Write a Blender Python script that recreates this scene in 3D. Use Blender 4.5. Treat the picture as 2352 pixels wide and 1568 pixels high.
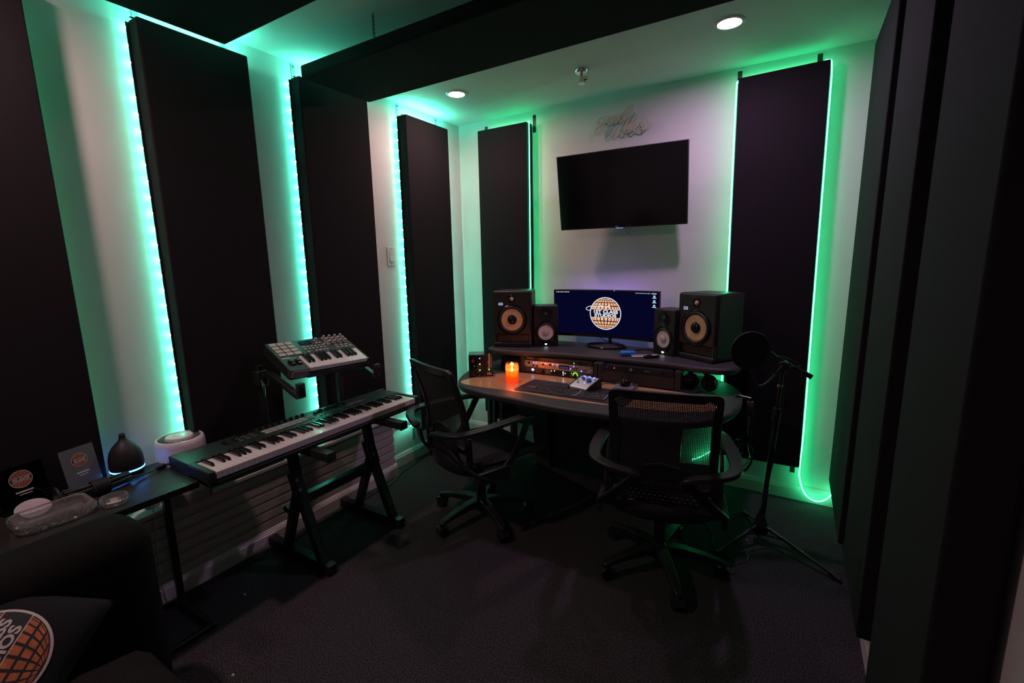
import bpy, bmesh, math, random
from mathutils import Vector, Matrix
random.seed(7)
PI = math.pi
SC = bpy.context.scene
COL = SC.collection
for o in list(bpy.data.objects):
    bpy.data.objects.remove(o)

# ------------------------------------------------------------------ camera, world, exposure
cam_d = bpy.data.cameras.new('camera')
cam = bpy.data.objects.new('camera', cam_d)
COL.objects.link(cam)
RT = Vector((0.85433443, 0.519415, -0.01790919))
UP = Vector((-0.07381229, 0.15537215, 0.98509453))
FW = Vector((-0.51445546, 0.84027826, -0.17107899))
mw = Matrix.Identity(4)
for i in range(3):
    mw[i][0], mw[i][1], mw[i][2] = RT[i], UP[i], -FW[i]
mw[0][3], mw[1][3], mw[2][3] = 2.3955, -3.1513, 1.4747
cam.matrix_world = mw
cam_d.sensor_fit = 'HORIZONTAL'
cam_d.sensor_width = 36.0
cam_d.lens = 1057.372 * 36.0 / 2352.0
cam_d.clip_start = 0.02
SC.camera = cam

world = bpy.data.worlds.new('world')
SC.world = world
world.use_nodes = True
world.node_tree.nodes['Background'].inputs[0].default_value = (0.02, 0.02, 0.025, 1)
world.node_tree.nodes['Background'].inputs[1].default_value = 0.05

SC.view_settings.view_transform = 'Standard'
SC.view_settings.look = 'None'
SC.view_settings.exposure = 0.0
SC.view_settings.gamma = 1.0
SC.view_settings.use_curve_mapping = False

DOWNLIGHT = 380.0          # radiance of the recessed lamps
LED = 430.0                # radiance of each LED chip
NEON = 19.0                # radiance of the neon ropes

# ------------------------------------------------------------------ materials
MATS = {}
def mat(name, col, rough=0.6, metal=0.0, spec=0.5, noise=0.0, nscale=30.0, bump=0.0, bscale=400.0,
        emit=None, estr=0.0, trans=0.0, ior=1.45, coat=0.0, detail=4.0):
    m = bpy.data.materials.new(name)
    m.use_nodes = True
    nt = m.node_tree
    b = nt.nodes['Principled BSDF']
    b.inputs['Base Color'].default_value = (*col, 1)
    b.inputs['Roughness'].default_value = rough
    b.inputs['Metallic'].default_value = metal
    b.inputs['Specular IOR Level'].default_value = spec
    b.inputs['IOR'].default_value = ior
    b.inputs['Transmission Weight'].default_value = trans
    b.inputs['Coat Weight'].default_value = coat
    if emit:
        b.inputs['Emission Color'].default_value = (*emit, 1)
        b.inputs['Emission Strength'].default_value = estr
    tc = nt.nodes.new('ShaderNodeTexCoord')
    if noise > 0:
        n = nt.nodes.new('ShaderNodeTexNoise')
        n.inputs['Scale'].default_value = nscale
        n.inputs['Detail'].default_value = detail
        nt.links.new(tc.outputs['Object'], n.inputs['Vector'])
        r = nt.nodes.new('ShaderNodeValToRGB')
        lo = [max(0, c * (1 - noise)) for c in col]
        hi = [min(1, c * (1 + noise)) for c in col]
        r.color_ramp.elements[0].color = (*lo, 1)
        r.color_ramp.elements[1].color = (*hi, 1)
        r.color_ramp.elements[0].position = 0.3
        r.color_ramp.elements[1].position = 0.7
        nt.links.new(n.outputs['Fac'], r.inputs['Fac'])
        nt.links.new(r.outputs['Color'], b.inputs['Base Color'])
    if bump > 0:
        n2 = nt.nodes.new('ShaderNodeTexNoise')
        n2.inputs['Scale'].default_value = bscale
        n2.inputs['Detail'].default_value = 3.0
        nt.links.new(tc.outputs['Object'], n2.inputs['Vector'])
        bp = nt.nodes.new('ShaderNodeBump')
        bp.inputs['Strength'].default_value = bump
        bp.inputs['Distance'].default_value = 0.004
        nt.links.new(n2.outputs['Fac'], bp.inputs['Height'])
        nt.links.new(bp.outputs['Normal'], b.inputs['Normal'])
    MATS[name] = m
    return m

def emat(name, col, strength):
    m = bpy.data.materials.new(name)
    m.use_nodes = True
    nt = m.node_tree
    nt.nodes.clear()
    e = nt.nodes.new('ShaderNodeEmission')
    e.inputs[0].default_value = (*col, 1)
    e.inputs[1].default_value = strength
    o = nt.nodes.new('ShaderNodeOutputMaterial')
    nt.links.new(e.outputs[0], o.inputs[0])
    MATS[name] = m
    return m

def clear(name, tint, gloss=0.15, trl=None, trlw=0.0, rough=0.05):
    """thin clear plastic or glass that lets lamp light through"""
    m = bpy.data.materials.new(name)
    m.use_nodes = True
    nt = m.node_tree
    nt.nodes.clear()
    t = nt.nodes.new('ShaderNodeBsdfTransparent')
    t.inputs[0].default_value = (*tint, 1)
    g = nt.nodes.new('ShaderNodeBsdfGlossy')
    g.inputs['Roughness'].default_value = rough
    lw = nt.nodes.new('ShaderNodeLayerWeight')
    pw = nt.nodes.new('ShaderNodeMath')
    pw.operation = 'POWER'
    pw.inputs[1].default_value = 4.0
    nt.links.new(lw.outputs['Facing'], pw.inputs[0])
    ad = nt.nodes.new('ShaderNodeMath')
    ad.operation = 'MULTIPLY_ADD'
    ad.inputs[1].default_value = 0.5
    ad.inputs[2].default_value = gloss * 0.25
    nt.links.new(pw.outputs[0], ad.inputs[0])
    mx = nt.nodes.new('ShaderNodeMixShader')
    nt.links.new(ad.outputs[0], mx.inputs[0])
    src = t
    if trl:
        tl = nt.nodes.new('ShaderNodeBsdfTranslucent')
        tl.inputs[0].default_value = (*trl, 1)
        m2 = nt.nodes.new('ShaderNodeMixShader')
        m2.inputs[0].default_value = trlw
        nt.links.new(t.outputs[0], m2.inputs[1])
        nt.links.new(tl.outputs[0], m2.inputs[2])
        src = m2
    nt.links.new(src.outputs[0], mx.inputs[1])
    nt.links.new(g.outputs[0], mx.inputs[2])
    o = nt.nodes.new('ShaderNodeOutputMaterial')
    nt.links.new(mx.outputs[0], o.inputs[0])
    MATS[name] = m
    return m

WALL = mat('wall_paint', (0.62, 0.60, 0.60), 0.7, noise=0.02, nscale=6, bump=0.05, bscale=150)
CEIL = mat('ceiling_paint', (0.60, 0.60, 0.60), 0.8, noise=0.02, nscale=5, bump=0.04, bscale=120)
TRIM = mat('trim_paint', (0.62, 0.60, 0.60), 0.35, noise=0.02, nscale=12)
PLANK = mat('plank_paint', (0.50, 0.48, 0.47), 0.35, noise=0.03, nscale=20)
def carpet_mat():
    m = mat('carpet', (0.042, 0.040, 0.043), 1.0, spec=0.1, noise=0.85, nscale=190, bump=0.9, bscale=260, detail=2.0)
    return m
CARPET = carpet_mat()
FAB = mat('panel_fabric', (0.0130, 0.0115, 0.0135), 0.95, spec=0.2, noise=0.25, nscale=500, bump=0.25, bscale=900)
SOFA = mat('sofa_fabric', (0.007, 0.0065, 0.0065), 0.95, spec=0.15, noise=0.3, nscale=300, bump=0.3, bscale=700)
SEATC = mat('cushion_fabric', (0.011, 0.0095, 0.009), 0.95, spec=0.15, noise=0.35, nscale=250, bump=0.4, bscale=500)
BLK = mat('black_plastic', (0.013, 0.013, 0.0145), 0.45, noise=0.1, nscale=60)
BLKG = mat('black_gloss', (0.008, 0.008, 0.01), 0.12)
BLKM = mat('black_metal', (0.014, 0.014, 0.016), 0.35, noise=0.15, nscale=40)
CHAIRP = mat('chair_plastic', (0.013, 0.013, 0.0145), 0.42, noise=0.1, nscale=50)
CHAIRF = mat('chair_fabric', (0.022, 0.020, 0.024), 0.95, spec=0.2, noise=0.2, nscale=400, bump=0.2, bscale=800)
NET = mat('chair_net', (0.020, 0.020, 0.022), 0.7)
RUB = mat('desk_rubber', (0.034, 0.032, 0.037), 0.55, noise=0.12, nscale=120, bump=0.1, bscale=500)
DESKP = mat('desk_panel', (0.030, 0.031, 0.032), 0.5, noise=0.1, nscale=40)
WHITE = mat('white_plastic', (0.62, 0.58, 0.58), 0.35)
KEYW = mat('key_white', (0.66, 0.62, 0.60), 0.22, coat=0.3)
KEYB = mat('key_black', (0.010, 0.010, 0.011), 0.22)
SILV = mat('silver_face', (0.55, 0.52, 0.50), 0.35, metal=0.8, noise=0.05, nscale=200)
CHROME = mat('chrome', (0.75, 0.75, 0.75), 0.12, metal=1.0)
STEEL = mat('zinc_strap', (0.35, 0.36, 0.36), 0.45, metal=0.6)
GREYP = mat('grey_plastic', (0.16, 0.16, 0.17), 0.4)
PADM = mat('grey_pad', (0.36, 0.33, 0.31), 0.6)
TAN = mat('aramid_cone', (0.62, 0.42, 0.24), 0.55, noise=0.12, nscale=300)
PAPER = mat('white_cone', (0.66, 0.62, 0.60), 0.6)
RUBB = mat('rubber_surround', (0.012, 0.012, 0.013), 0.5)
BLUE = mat('blue_plastic', (0.02, 0.20, 0.62), 0.35)
TVGL = mat('tv_glass', (0.004, 0.004, 0.005), 0.12, spec=0.5)
CLEAR = clear('clear_acrylic', (0.94, 0.96, 0.96), gloss=0.06)
DARKACR = clear('smoked_acrylic', (0.10, 0.11, 0.11), gloss=0.25)
GREYACR = mat('frosted_acrylic', (0.105, 0.105, 0.115), 0.25)
JAR = clear('jar_glass', (1.0, 0.78, 0.60), gloss=0.3, trl=(1.0, 0.34, 0.10), trlw=0.13, rough=0.12)
CRYS = mat('crystal_glass', (0.96, 0.93, 0.94), 0.03, trans=0.94, ior=1.5)
WAX = clear('orange_wax', (1.0, 0.42, 0.14), gloss=0.1, trl=(1.0, 0.42, 0.13), trlw=0.72, rough=0.4)
FLAME = emat('flame', (1.0, 0.60, 0.28), 14.0)
L_LAMP1 = emat('lamp_warm', (1.0, 0.55, 0.58), DOWNLIGHT)
L_LAMP2 = emat('lamp_cool', (1.0, 0.58, 1.0), DOWNLIGHT)
L_LAMP3 = emat('lamp_rear', (1.0, 0.60, 0.60), DOWNLIGHT * 1.7)
L_LED = emat('led_teal', (0.11, 1.0, 0.64), LED)
L_NEON = emat('neon_green', (0.04, 1.0, 0.34), NEON)
L_BLUE = emat('led_blue', (0.10, 0.12, 1.0), 5.0)
L_WHITE = emat('led_white', (0.85, 0.85, 1.0), 6.0)
L_GREEN = emat('led_green', (0.15, 1.0, 0.05), 3.5)
L_RED = emat('led_red', (1.0, 0.05, 0.03), 3.0)
L_AMBER = emat('led_amber', (1.0, 0.35, 0.03), 5.0)
L_RING = emat('diffuser_light', (0.04, 0.28, 1.0), 16.0)
L_SCR = emat('screen_navy', (0.0015, 0.0018, 0.017), 1.0)
L_SCRB = emat('screen_black', (0.004, 0.003, 0.008), 1.0)
L_SCRW = emat('screen_white', (0.9, 0.9, 1.0), 1.0)
L_SCRO = emat('screen_orange', (0.95, 0.50, 0.28), 1.0)
L_SCRC = emat('screen_cyan', (0.35, 0.80, 1.0), 1.0)
PRTO = mat('print_orange', (0.42, 0.13, 0.05), 0.8, noise=0.25, nscale=60)
PRTW = mat('print_white', (0.50, 0.46, 0.44), 0.8)
PRTD = mat('print_dark', (0.02, 0.02, 0.02), 0.8)
SIGNT = mat('neon_tube_off', (0.62, 0.45, 0.29), 0.5)
TEAL_CASE = mat('controller_case', (0.016, 0.019, 0.019), 0.45)
def wood_mat():
    m = mat('maple_inlay', (0.5, 0.3, 0.16), 0.28, coat=0.2)
    nt = m.node_tree
    b = nt.nodes['Principled BSDF']
    tc = nt.nodes.new('ShaderNodeTexCoord')
    mp = nt.nodes.new('ShaderNodeMapping')
    mp.inputs['Scale'].default_value = (2.0, 40.0, 10.0)
    n = nt.nodes.new('ShaderNodeTexNoise')
    n.inputs['Scale'].default_value = 3.0
    n.inputs['Detail'].default_value = 6.0
    r = nt.nodes.new('ShaderNodeValToRGB')
    r.color_ramp.elements[0].color = (0.36, 0.19, 0.09, 1)
    r.color_ramp.elements[1].color = (0.58, 0.34, 0.17, 1)
    r.color_ramp.elements[0].position = 0.3
    r.color_ramp.elements[1].position = 0.7
    nt.links.new(tc.outputs['Object'], mp.inputs[0])
    nt.links.new(mp.outputs[0], n.inputs['Vector'])
    nt.links.new(n.outputs['Fac'], r.inputs[0])
    nt.links.new(r.outputs[0], b.inputs['Base Color'])
    return m
WOOD = wood_mat()
TABLEM = mat('table_board', (0.020, 0.017, 0.015), 0.4, noise=0.3, nscale=25)

# ------------------------------------------------------------------ mesh helpers
class MB:
    def __init__(s):
        s.v, s.f = [], []
    def add(s, vs, fs):
        k = len(s.v)
        s.v += [tuple(v) for v in vs]
        s.f += [tuple(i + k for i in f) for f in fs]
        return s
    def box(s, c, d, rz=0.0, M=None):
        x, y, z = d[0] / 2, d[1] / 2, d[2] / 2
        vs = [Vector((i, j, k)) for k in (-z, z) for j in (-y, y) for i in (-x, x)]
        R = M if M is not None else Matrix.Rotation(rz, 3, 'Z')
        vs = [R @ v + Vector(c) for v in vs]
        return s.add(vs, [(0, 2, 3, 1), (4, 5, 7, 6), (0, 1, 5, 4), (2, 6, 7, 3), (0, 4, 6, 2), (1, 3, 7, 5)])
    def b2(s, x0, x1, y0, y1, z0, z1):
        return s.box(((x0 + x1) / 2, (y0 + y1) / 2, (z0 + z1) / 2), (x1 - x0, y1 - y0, z1 - z0))
    def prism(s, poly, z0, z1, ax='z'):
        n = len(poly)
        def P(a, b, h):
            return (a, b, h) if ax == 'z' else ((a, h, b) if ax == 'y' else (h, a, b))
        vs = [P(a, b, z0) for a, b in poly] + [P(a, b, z1) for a, b in poly]
        fs = [tuple(range(n - 1, -1, -1)), tuple(range(n, 2 * n))]
        fs += [(i, (i + 1) % n, n + (i + 1) % n, n + i) for i in range(n)]
        return s.add(vs, fs)
    def tube(s, path, r, n=8, closed=False, caps=True):
        pts = [Vector(p) for p in path]
        m = len(pts)
        rs = r if isinstance(r, (list, tuple)) else [r] * m
        nrm = None
        rings = []
        for i, p in enumerate(pts):
            a = pts[i - 1] if (i > 0 or closed) else p
            b = pts[(i + 1) % m] if (i < m - 1 or closed) else p
            t = (b - a)
            if t.length < 1e-9:
                t = Vector((0, 0, 1))
            t.normalize()
            if nrm is None:
                q = Vector((0, 0, 1)) if abs(t.z) < 0.9 else Vector((1, 0, 0))
                nrm = (q - t * q.dot(t)).normalized()
            else:
                nrm = (nrm - t * nrm.dot(t))
                nrm = nrm.normalized() if nrm.length > 1e-6 else t.orthogonal().normalized()
            bn = t.cross(nrm)
            rings.append([p + rs[i] * (math.cos(2 * PI * k / n) * nrm + math.sin(2 * PI * k / n) * bn) for k in range(n)])
        vs = [v for rg in rings for v in rg]
        fs = []
        for i in range(m if closed else m - 1):
            j = (i + 1) % m
            for k in range(n):
                l = (k + 1) % n
                fs.append((i * n + k, i * n + l, j * n + l, j * n + k))
        if caps and not closed:
            fs.append(tuple(range(n - 1, -1, -1)))
            fs.append(tuple((m - 1) * n + k for k in range(n)))
        return s.add(vs, fs)
    def cyl(s, p0, p1, r0, r1=None, n=20):
        return s.tube([p0, p1], [r0, r0 if r1 is None else r1], n)
    def sweep(s, path, w, h, up=(0, 0, 1)):
        """flat rectangular bar along a path; w across, h along the local up"""
        pts = [Vector(p) for p in path]
        m = len(pts)
        ws = w if isinstance(w, (list, tuple)) else [w] * m
        hs = h if isinstance(h, (list, tuple)) else [h] * m
        vs = []
        prev = None
        for i, p in enumerate(pts):
            t = (pts[min(i + 1, m - 1)] - pts[max(i - 1, 0)]).normalized()
            u = Vector(up)
            sd = t.cross(u)
            if sd.length < 1e-3:
                sd = prev if prev else Vector((1, 0, 0))
            sd.normalize()
            if prev and sd.dot(prev) < 0:
                sd = -sd
            prev = sd
            uu = sd.cross(t).normalized()
            for a, b in ((-1, -1), (1, -1), (1, 1), (-1, 1)):
                vs.append(p + sd * (a * ws[i] / 2) + uu * (b * hs[i] / 2))
        fs = [(3, 2, 1, 0), tuple(4 * (m - 1) + k for k in range(4))]
        for i in range(m - 1):
            for k in range(4):
                l = (k + 1) % 4
                fs.append((4 * i + k, 4 * i + l, 4 * i + 4 + l, 4 * i + 4 + k))
        return s.add(vs, fs)
    def lathe(s, prof, n=32, c=(0, 0, 0), ax='z', cap=True):
        """prof: (radius, height) pairs"""
        vs, fs = [], []
        m = len(prof)
        for r, h in prof:
            for k in range(n):
                a = 2 * PI * k / n
                x, y = r * math.cos(a), r * math.sin(a)
                v = (x, y, h) if ax == 'z' else ((x, -h, y) if ax == 'y' else (h, x, y))
                vs.append((v[0] + c[0], v[1] + c[1], v[2] + c[2]))
        for i in range(m - 1):
            for k in range(n):
                l = (k + 1) % n
                fs.append((i * n + k, i * n + l, (i + 1) * n + l, (i + 1) * n + k))
        if cap:
            fs.append(tuple(range(n - 1, -1, -1)))
            fs.append(tuple((m - 1) * n + k for k in range(n)))
        return s.add(vs, fs)
    def torus(s, c, R, r, ax='z', n=32, m=8, sx=1.0, sy=1.0):
        pts = []
        for k in range(n):
            a = 2 * PI * k / n
            x, y = R * math.cos(a) * sx, R * math.sin(a) * sy
            v = (x, y, 0) if ax == 'z' else ((x, 0, y) if ax == 'y' else (0, x, y))
            pts.append((c[0] + v[0], c[1] + v[1], c[2] + v[2]))
        return s.tube(pts, r, m, closed=True)
    def grid(s, fn, nu, nv):
        k = len(s.v)
        for j in range(nv + 1):
            for i in range(nu + 1):
                s.v.append(tuple(fn(i / nu, j / nv)))
        for j in range(nv):
            for i in range(nu):
                a = k + j * (nu + 1) + i
                s.f.append((a, a + 1, a + nu + 2, a + nu + 1))
        return s
    def map(s, fn):
        s.v = [tuple(fn(Vector(v))) for v in s.v]
        return s
    def mesh(s, name, smooth=35):
        me = bpy.data.meshes.new(name)
        me.from_pydata(s.v, [], s.f)
        bm = bmesh.new()
        bm.from_mesh(me)
        bmesh.ops.recalc_face_normals(bm, faces=bm.faces)
        bm.to_mesh(me)
        bm.free()
        if smooth:
            me.polygons.foreach_set('use_smooth', [True] * len(me.polygons))
            me.set_sharp_from_angle(angle=math.radians(smooth))
        me.update()
        return me

def rrect(w, h, r, n=4, cx=0, cy=0):
    pts = []
    for sx, sy, a0 in ((1, 1, 0), (-1, 1, 90), (-1, -1, 180), (1, -1, 270)):
        for k in range(n + 1):
            a = math.radians(a0 + 90 * k / n)
            pts.append((cx + sx * (w / 2 - r) + r * math.cos(a), cy + sy * (h / 2 - r) + r * math.sin(a)))
    return pts

def spline(pts, k=5):
    """Catmull-Rom through the points"""
    P = [Vector(p) for p in pts]
    out = []
    for i in range(len(P) - 1):
        p0, p1, p2, p3 = P[max(i - 1, 0)], P[i], P[i + 1], P[min(i + 2, len(P) - 1)]
        for j in range(k):
            t = j / k
            out.append(0.5 * ((2 * p1) + (p2 - p0) * t + (2 * p0 - 5 * p1 + 4 * p2 - p3) * t * t + (3 * p1 - p0 - 3 * p2 + p3) * t ** 3))
    out.append(P[-1])
    return out

def setp(o, label=None, cat=None, group=None, kind=None):
    if label: o['label'] = label
    if cat: o['category'] = cat
    if group: o['group'] = group
    if kind: o['kind'] = kind
    return o
def obj(name, me, m=None, parent=None, loc=None, rot=None, bevel=0.0, seg=2):
    if isinstance(me, MB):
        me = me.mesh(name)
    if m is not None and len(me.materials) == 0:
        me.materials.append(m)
    o = bpy.data.objects.new(name, me)
    COL.objects.link(o)
    if parent is not None:
        o.parent = parent
    if loc is not None:
        o.location = loc
    if rot is not None:
        o.rotation_euler = rot
    if bevel > 0:
        b = o.modifiers.new('bevel', 'BEVEL')
        b.width = bevel
        b.segments = seg
        b.limit_method = 'ANGLE'
        b.angle_limit = math.radians(40)
        b.harden_normals = False
    return o
def thing(name, label, cat, loc=(0, 0, 0), rz=0.0, group=None):
    o = bpy.data.objects.new(name, None)
    o.empty_display_size = 0.05
    COL.objects.link(o)
    o.location = loc
    o.rotation_euler = (0, 0, rz)
    return setp(o, label, cat, group)
def struct(name, mb, m, label=None, cat=None, bevel=0.0, parent=None):
    o = obj(name, mb, m, parent, bevel=bevel)
    if parent is None:
        o['kind'] = 'structure'
        if label: o['label'] = label
        if cat: o['category'] = cat
    return o
def copy_tree(o, parent=None):
    c = o.copy()
    COL.objects.link(c)
    if parent is not None:
        c.parent = parent
    for ch in list(o.children):
        copy_tree(ch, c)
    return c
def text_mesh(body, size, extrude=0.0006, off=0.0, sx=1.0, shear=0.0, spacing=1.0):
    """text lying in the XY plane, centred"""
    cu = bpy.data.curves.new('lettering', 'FONT')
    cu.body = body
    cu.size = size
    cu.extrude = extrude
    cu.offset = off
    cu.shear = shear
    cu.space_character = spacing
    cu.align_x = 'CENTER'
    cu.align_y = 'CENTER'
    cu.resolution_u = 3
    to = bpy.data.objects.new('lettering_tmp', cu)
    COL.objects.link(to)
    dg = bpy.context.evaluated_depsgraph_get()
    me = bpy.data.meshes.new_from_object(to.evaluated_get(dg))
    bpy.data.objects.remove(to)
    bpy.data.curves.remove(cu)
    me.materials.clear()
    if sx != 1.0:
        me.transform(Matrix.Diagonal((sx, 1, 1, 1)))
    return me
def text(body, size, m, parent, loc, rot=(PI / 2, 0, 0), name='lettering', **k):
    return obj(name, text_mesh(body, size, **k), m, parent, loc, rot)

# ------------------------------------------------------------------ room shell
XW, YR, H = 2.73, -4.9, 2.55
struct('floor', MB().b2(-0.2, XW + 0.2, YR - 0.2, 0.2, -0.12, 0.0), CARPET, 'dark grey flecked carpet covering the whole floor', 'floor')
struct('ceiling', MB().b2(-0.2, XW + 0.2, YR - 0.2, 0.2, H, H + 0.12), CEIL, 'flat white ceiling washed green at its edges', 'ceiling')
struct('wall_left', MB().b2(-0.12, 0.0, YR, 0.0, 0, H), WALL, 'white left wall behind the teal lit panels', 'wall')
struct('wall_back', MB().b2(-0.12, XW + 0.12, 0.0, 0.12, 0, H), WALL, 'white back wall carrying the television', 'wall')
struct('wall_right', MB().b2(XW, XW + 0.12, YR, 0.0, 0, H), WALL, 'white right wall behind dark panels', 'wall')
struct('wall_rear', MB().b2(-0.12, XW + 0.12, YR - 0.12, YR, 0, H), WALL, 'white wall at the near end of the room', 'wall')
BB = [(0.0, 0.0), (0.014, 0.0), (0.014, 0.068), (0.011, 0.072), (0.011, 0.078), (0.007, 0.084), (0.005, 0.092), (0.0, 0.094)]
def bb(name, axis, at, a0, a1, sgn, label):
    mb = MB()
    if axis == 'y':      # runs along y on a wall x = at
        mb.prism([(at + sgn * d, z) for d, z in BB], a0, a1, ax='y')
    else:                # runs along x on a wall y = at
        mb.prism([(at + sgn * d, z) for d, z in BB], a0, a1, ax='x')
    return struct(name, mb, TRIM, label, 'baseboard')
bb('baseboard_left', 'y', 0.0, -0.985, 0.0, 1, 'white moulded baseboard between plank ledge and corner')
bb('baseboard_back', 'x', 0.0, 0.014, XW, -1, 'white moulded baseboard under the television wall')
bb('baseboard_right', 'y', XW, YR, -0.014, -1, 'white moulded baseboard below the dark right panels')

# low planked ledge along the left wall
LD = 0.088
ledge = MB().b2(0.0, LD - 0.014, YR, -0.99, 0.0, 0.405)
ledge = struct('trim_1', ledge, PLANK, 'low white planked ledge along the left wall', 'ledge')
pl_me = MB().prism([(0.0, 0.0), (0.012, 0.0), (0.014, 0.002), (0.014, 0.040), (0.004, 0.0415), (0.004, 0.0445), (0.011, 0.0455), (0.012, 0.048), (0.011, 0.0505), (0.003, 0.0515), (0.0, 0.052)], YR, -0.985, ax='y').mesh('plank')
for k in range(6):
    obj('plank', pl_me, PLANK, ledge, (LD - 0.014, 0, 0.088 + k * 0.0535))
obj('ledge_top', MB().b2(0.0, LD + 0.012, YR, -0.978, 0.409, 0.43), TRIM, ledge, bevel=0.004)
obj('ledge_base', MB().prism([(LD + d * 1.1, z * 0.93) for d, z in BB], YR, -0.975, ax='y'), TRIM, ledge)

# ------------------------------------------------------------------ acoustic panels
def strap(parent, loc, w=0.024, h=0.085, nax='x', m=STEEL):
    mb = MB()
    if nax == 'x':
        mb.b2(0, 0.003, -w / 2, w / 2, 0, h)
    else:
        mb.b2(-w / 2, w / 2, -0.003, 0, 0, h)
    o = obj('hanging_strap', mb, m, parent, loc)
    for z in (0.012, h - 0.012):
        s = MB()
        if nax == 'x':
            s.cyl((0.003, 0, z), (0.005, 0, z), 0.004, n=10)
        else:
            s.cyl((0, -0.003, z), (0, -0.005, z), 0.004, n=10)
        obj('screw', s, BLKM, o)
    return o
def panel(label, x0, x1, y0, y1, z0, z1, straps=(), nax='x', wallv=0.0, m=STEEL, tilt=0.0, group=None, name='acoustic_panel', rz=None, mat_=None):
    t = thing(name, label, 'acoustic panel', ((x0 + x1) / 2, (y0 + y1) / 2, z0), group=group)
    a, b, h = (x1 - x0) / 2, (y1 - y0) / 2, z1 - z0
    nz, mb = 14, MB()
    # fabric wrapped box with a very slightly bowed face
    ob = obj('fabric_wrap', MB().b2(-a, a, -b, b, 0, h), mat_ or FAB, t, bevel=0.007, seg=3)
    for s in straps:
        if nax == 'x':
            strap(t, (wallv - t.location.x, s[0] - t.location.y, s[1] - z0), m=m, h=s[2] if len(s) > 2 else 0.085)
        else:
            strap(t, (s[0] - t.location.x, wallv - t.location.y, s[1] - z0), nax='y', m=m, h=s[2] if len(s) > 2 else 0.085)
    if tilt:
        t.rotation_euler = (0, tilt, 0)
    return t
panel('wide dark panel on the left wall nearest the sofa, cut by the frame', 0.022, 0.098, -3.45, -2.525, 0.45, 2.456)
panel('dark panel on the left wall behind the white air purifier', 0.022, 0.098, -2.197, -1.756, 0.45, 2.458,
      straps=[(-2.16, 2.455), (-1.815, 2.455)])
panel('dark panel on the left wall behind the small pad controller', 0.022, 0.098, -1.49, -1.03, 0.45, 2.455,
      straps=[(-1.452, 2.455), (-1.06, 2.455)])
panel('dark panel on the left wall nearest the back corner', 0.022, 0.098, -0.704, -0.26, 0.236, 2.458,
      straps=[(-0.682, 2.455), (-0.285, 2.455), (-0.70, 0.16, 0.08)])
panel('dark panel on the back wall left of the television', 0.25, 0.682, -0.098, -0.022, 0.24, 2.456,
      straps=[(0.268, 2.45, 0.055), (0.692, 2.40, 0.12)], nax='y', wallv=0.0, m=BLKM)
panel('dark panel on the back wall right of the television', 2.072, 2.502, -0.098, -0.022, 0.238, 2.466,
      straps=[(2.07, 2.46, 0.072), (2.455, 2.46, 0.072), (2.47, 0.165, 0.08)], nax='y', wallv=0.0, m=BLKM, tilt=-0.013)
panel('dark panel on the right wall nearest the back corner', 2.635, 2.715, -0.925, -0.262, 0.27, 2.445)
panel('middle dark panel of the right wall', 2.635, 2.715, -1.573, -1.095, 0.33, 2.45)
panel('dark panel on the right wall nearest the camera', 2.635, 2.715, -2.200, -1.765, 0.10, 2.45)

def chain(parent, loc, n, pitch=0.0155):
    c = MB()
    for k in range(n):
        c.torus((0, 0, -0.009 - k * pitch), 0.008, 0.0016, ax='x' if k % 2 else 'y', n=14, m=5, sx=0.62 if True else 1, sy=1.25)
    obj('chain', c, BLKM, parent, loc)
def cloud(label, x0, x1, y0, y1, z0, z1, chains):
    t = thing('ceiling_panel', label, 'acoustic panel', ((x0 + x1) / 2, (y0 + y1) / 2, z0))
    a, b = (x1 - x0) / 2, (y1 - y0) / 2
    obj('fabric_wrap', MB().b2(-a, a, -b, b, 0, z1 - z0), FAB, t, bevel=0.010, seg=3)
    for x, y in chains:
        chain(t, (x - t.location.x, y - t.location.y, H - z0), 6)
    return t
cloud('long dark panel hung below the ceiling across the room, nearer the television', 0.20, 2.60, -1.552, -1.112, 2.40, 2.462,
      [(0.741, -1.56), (1.9, -1.56)])
cloud('dark panel hung below the ceiling at the top left frame edge', 0.255, 2.60, -2.387, -1.945, 2.40, 2.462,
      [(1.9, -1.95), (1.9, -2.37)])

# ------------------------------------------------------------------ LED strips and neon ropes
led_me = MB().box((0, 0, 0), (0.0030, 0.0055, 0.0055)).mesh('led_chip', smooth=0)
led_me.materials.append(L_LED)
led_up = MB().box((0, 0, 0), (0.0100, 0.0100, 0.0030)).mesh('led_chip', smooth=0)
led_up.materials.append(L_LED)
led_side = MB().box((0, 0, 0), (0.0042, 0.0020, 0.0042)).mesh('led_chip', smooth=0)
led_side.materials.append(L_LED)
def led_strip(label, y, z0, z1, top_y1=None, pitch=0.066, down=None):
    """strip stuck to the rear edge of a panel; chips face the wall"""
    t = thing('led_strip', label, 'led strip', (0.0242, y - 0.0065, z0), group='teal led strips behind the left wall panels')
    h = z1 - z0
    obj('tape', MB().b2(0.0, 0.0012, -0.0040, 0.0110, 0, h), BLK, t)
    if top_y1 is not None:
        obj('tape', MB().b2(0.030, 0.042, 0.0, top_y1 - y + 0.006, h + 0.0075, h + 0.0085), BLK, t)
    k = 0
    z = h - 0.02
    while z > 0.01:
        obj('led_chip', led_me, None, t, (-0.0030, -0.001 + 0.001 * math.sin(k * 1.7), z))
        z -= pitch
        k += 1
    if top_y1 is not None:
        yy = 0.05
        while yy < top_y1 - y:
            obj('led_chip', led_up, None, t, (0.036, yy, h + 0.0112))
            yy += pitch / 2
    if down is not None:
        obj('tape', MB().b2(0.025, 0.037, down - y + 0.0065, down - y + 0.0075, 0.04, h), BLK, t)
        z = h - 0.05
        while z > 0.06:
            obj('led_chip', led_side, None, t, (0.031, down - y + 0.0095, z))
            z -= pitch / 2
    return t
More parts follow.
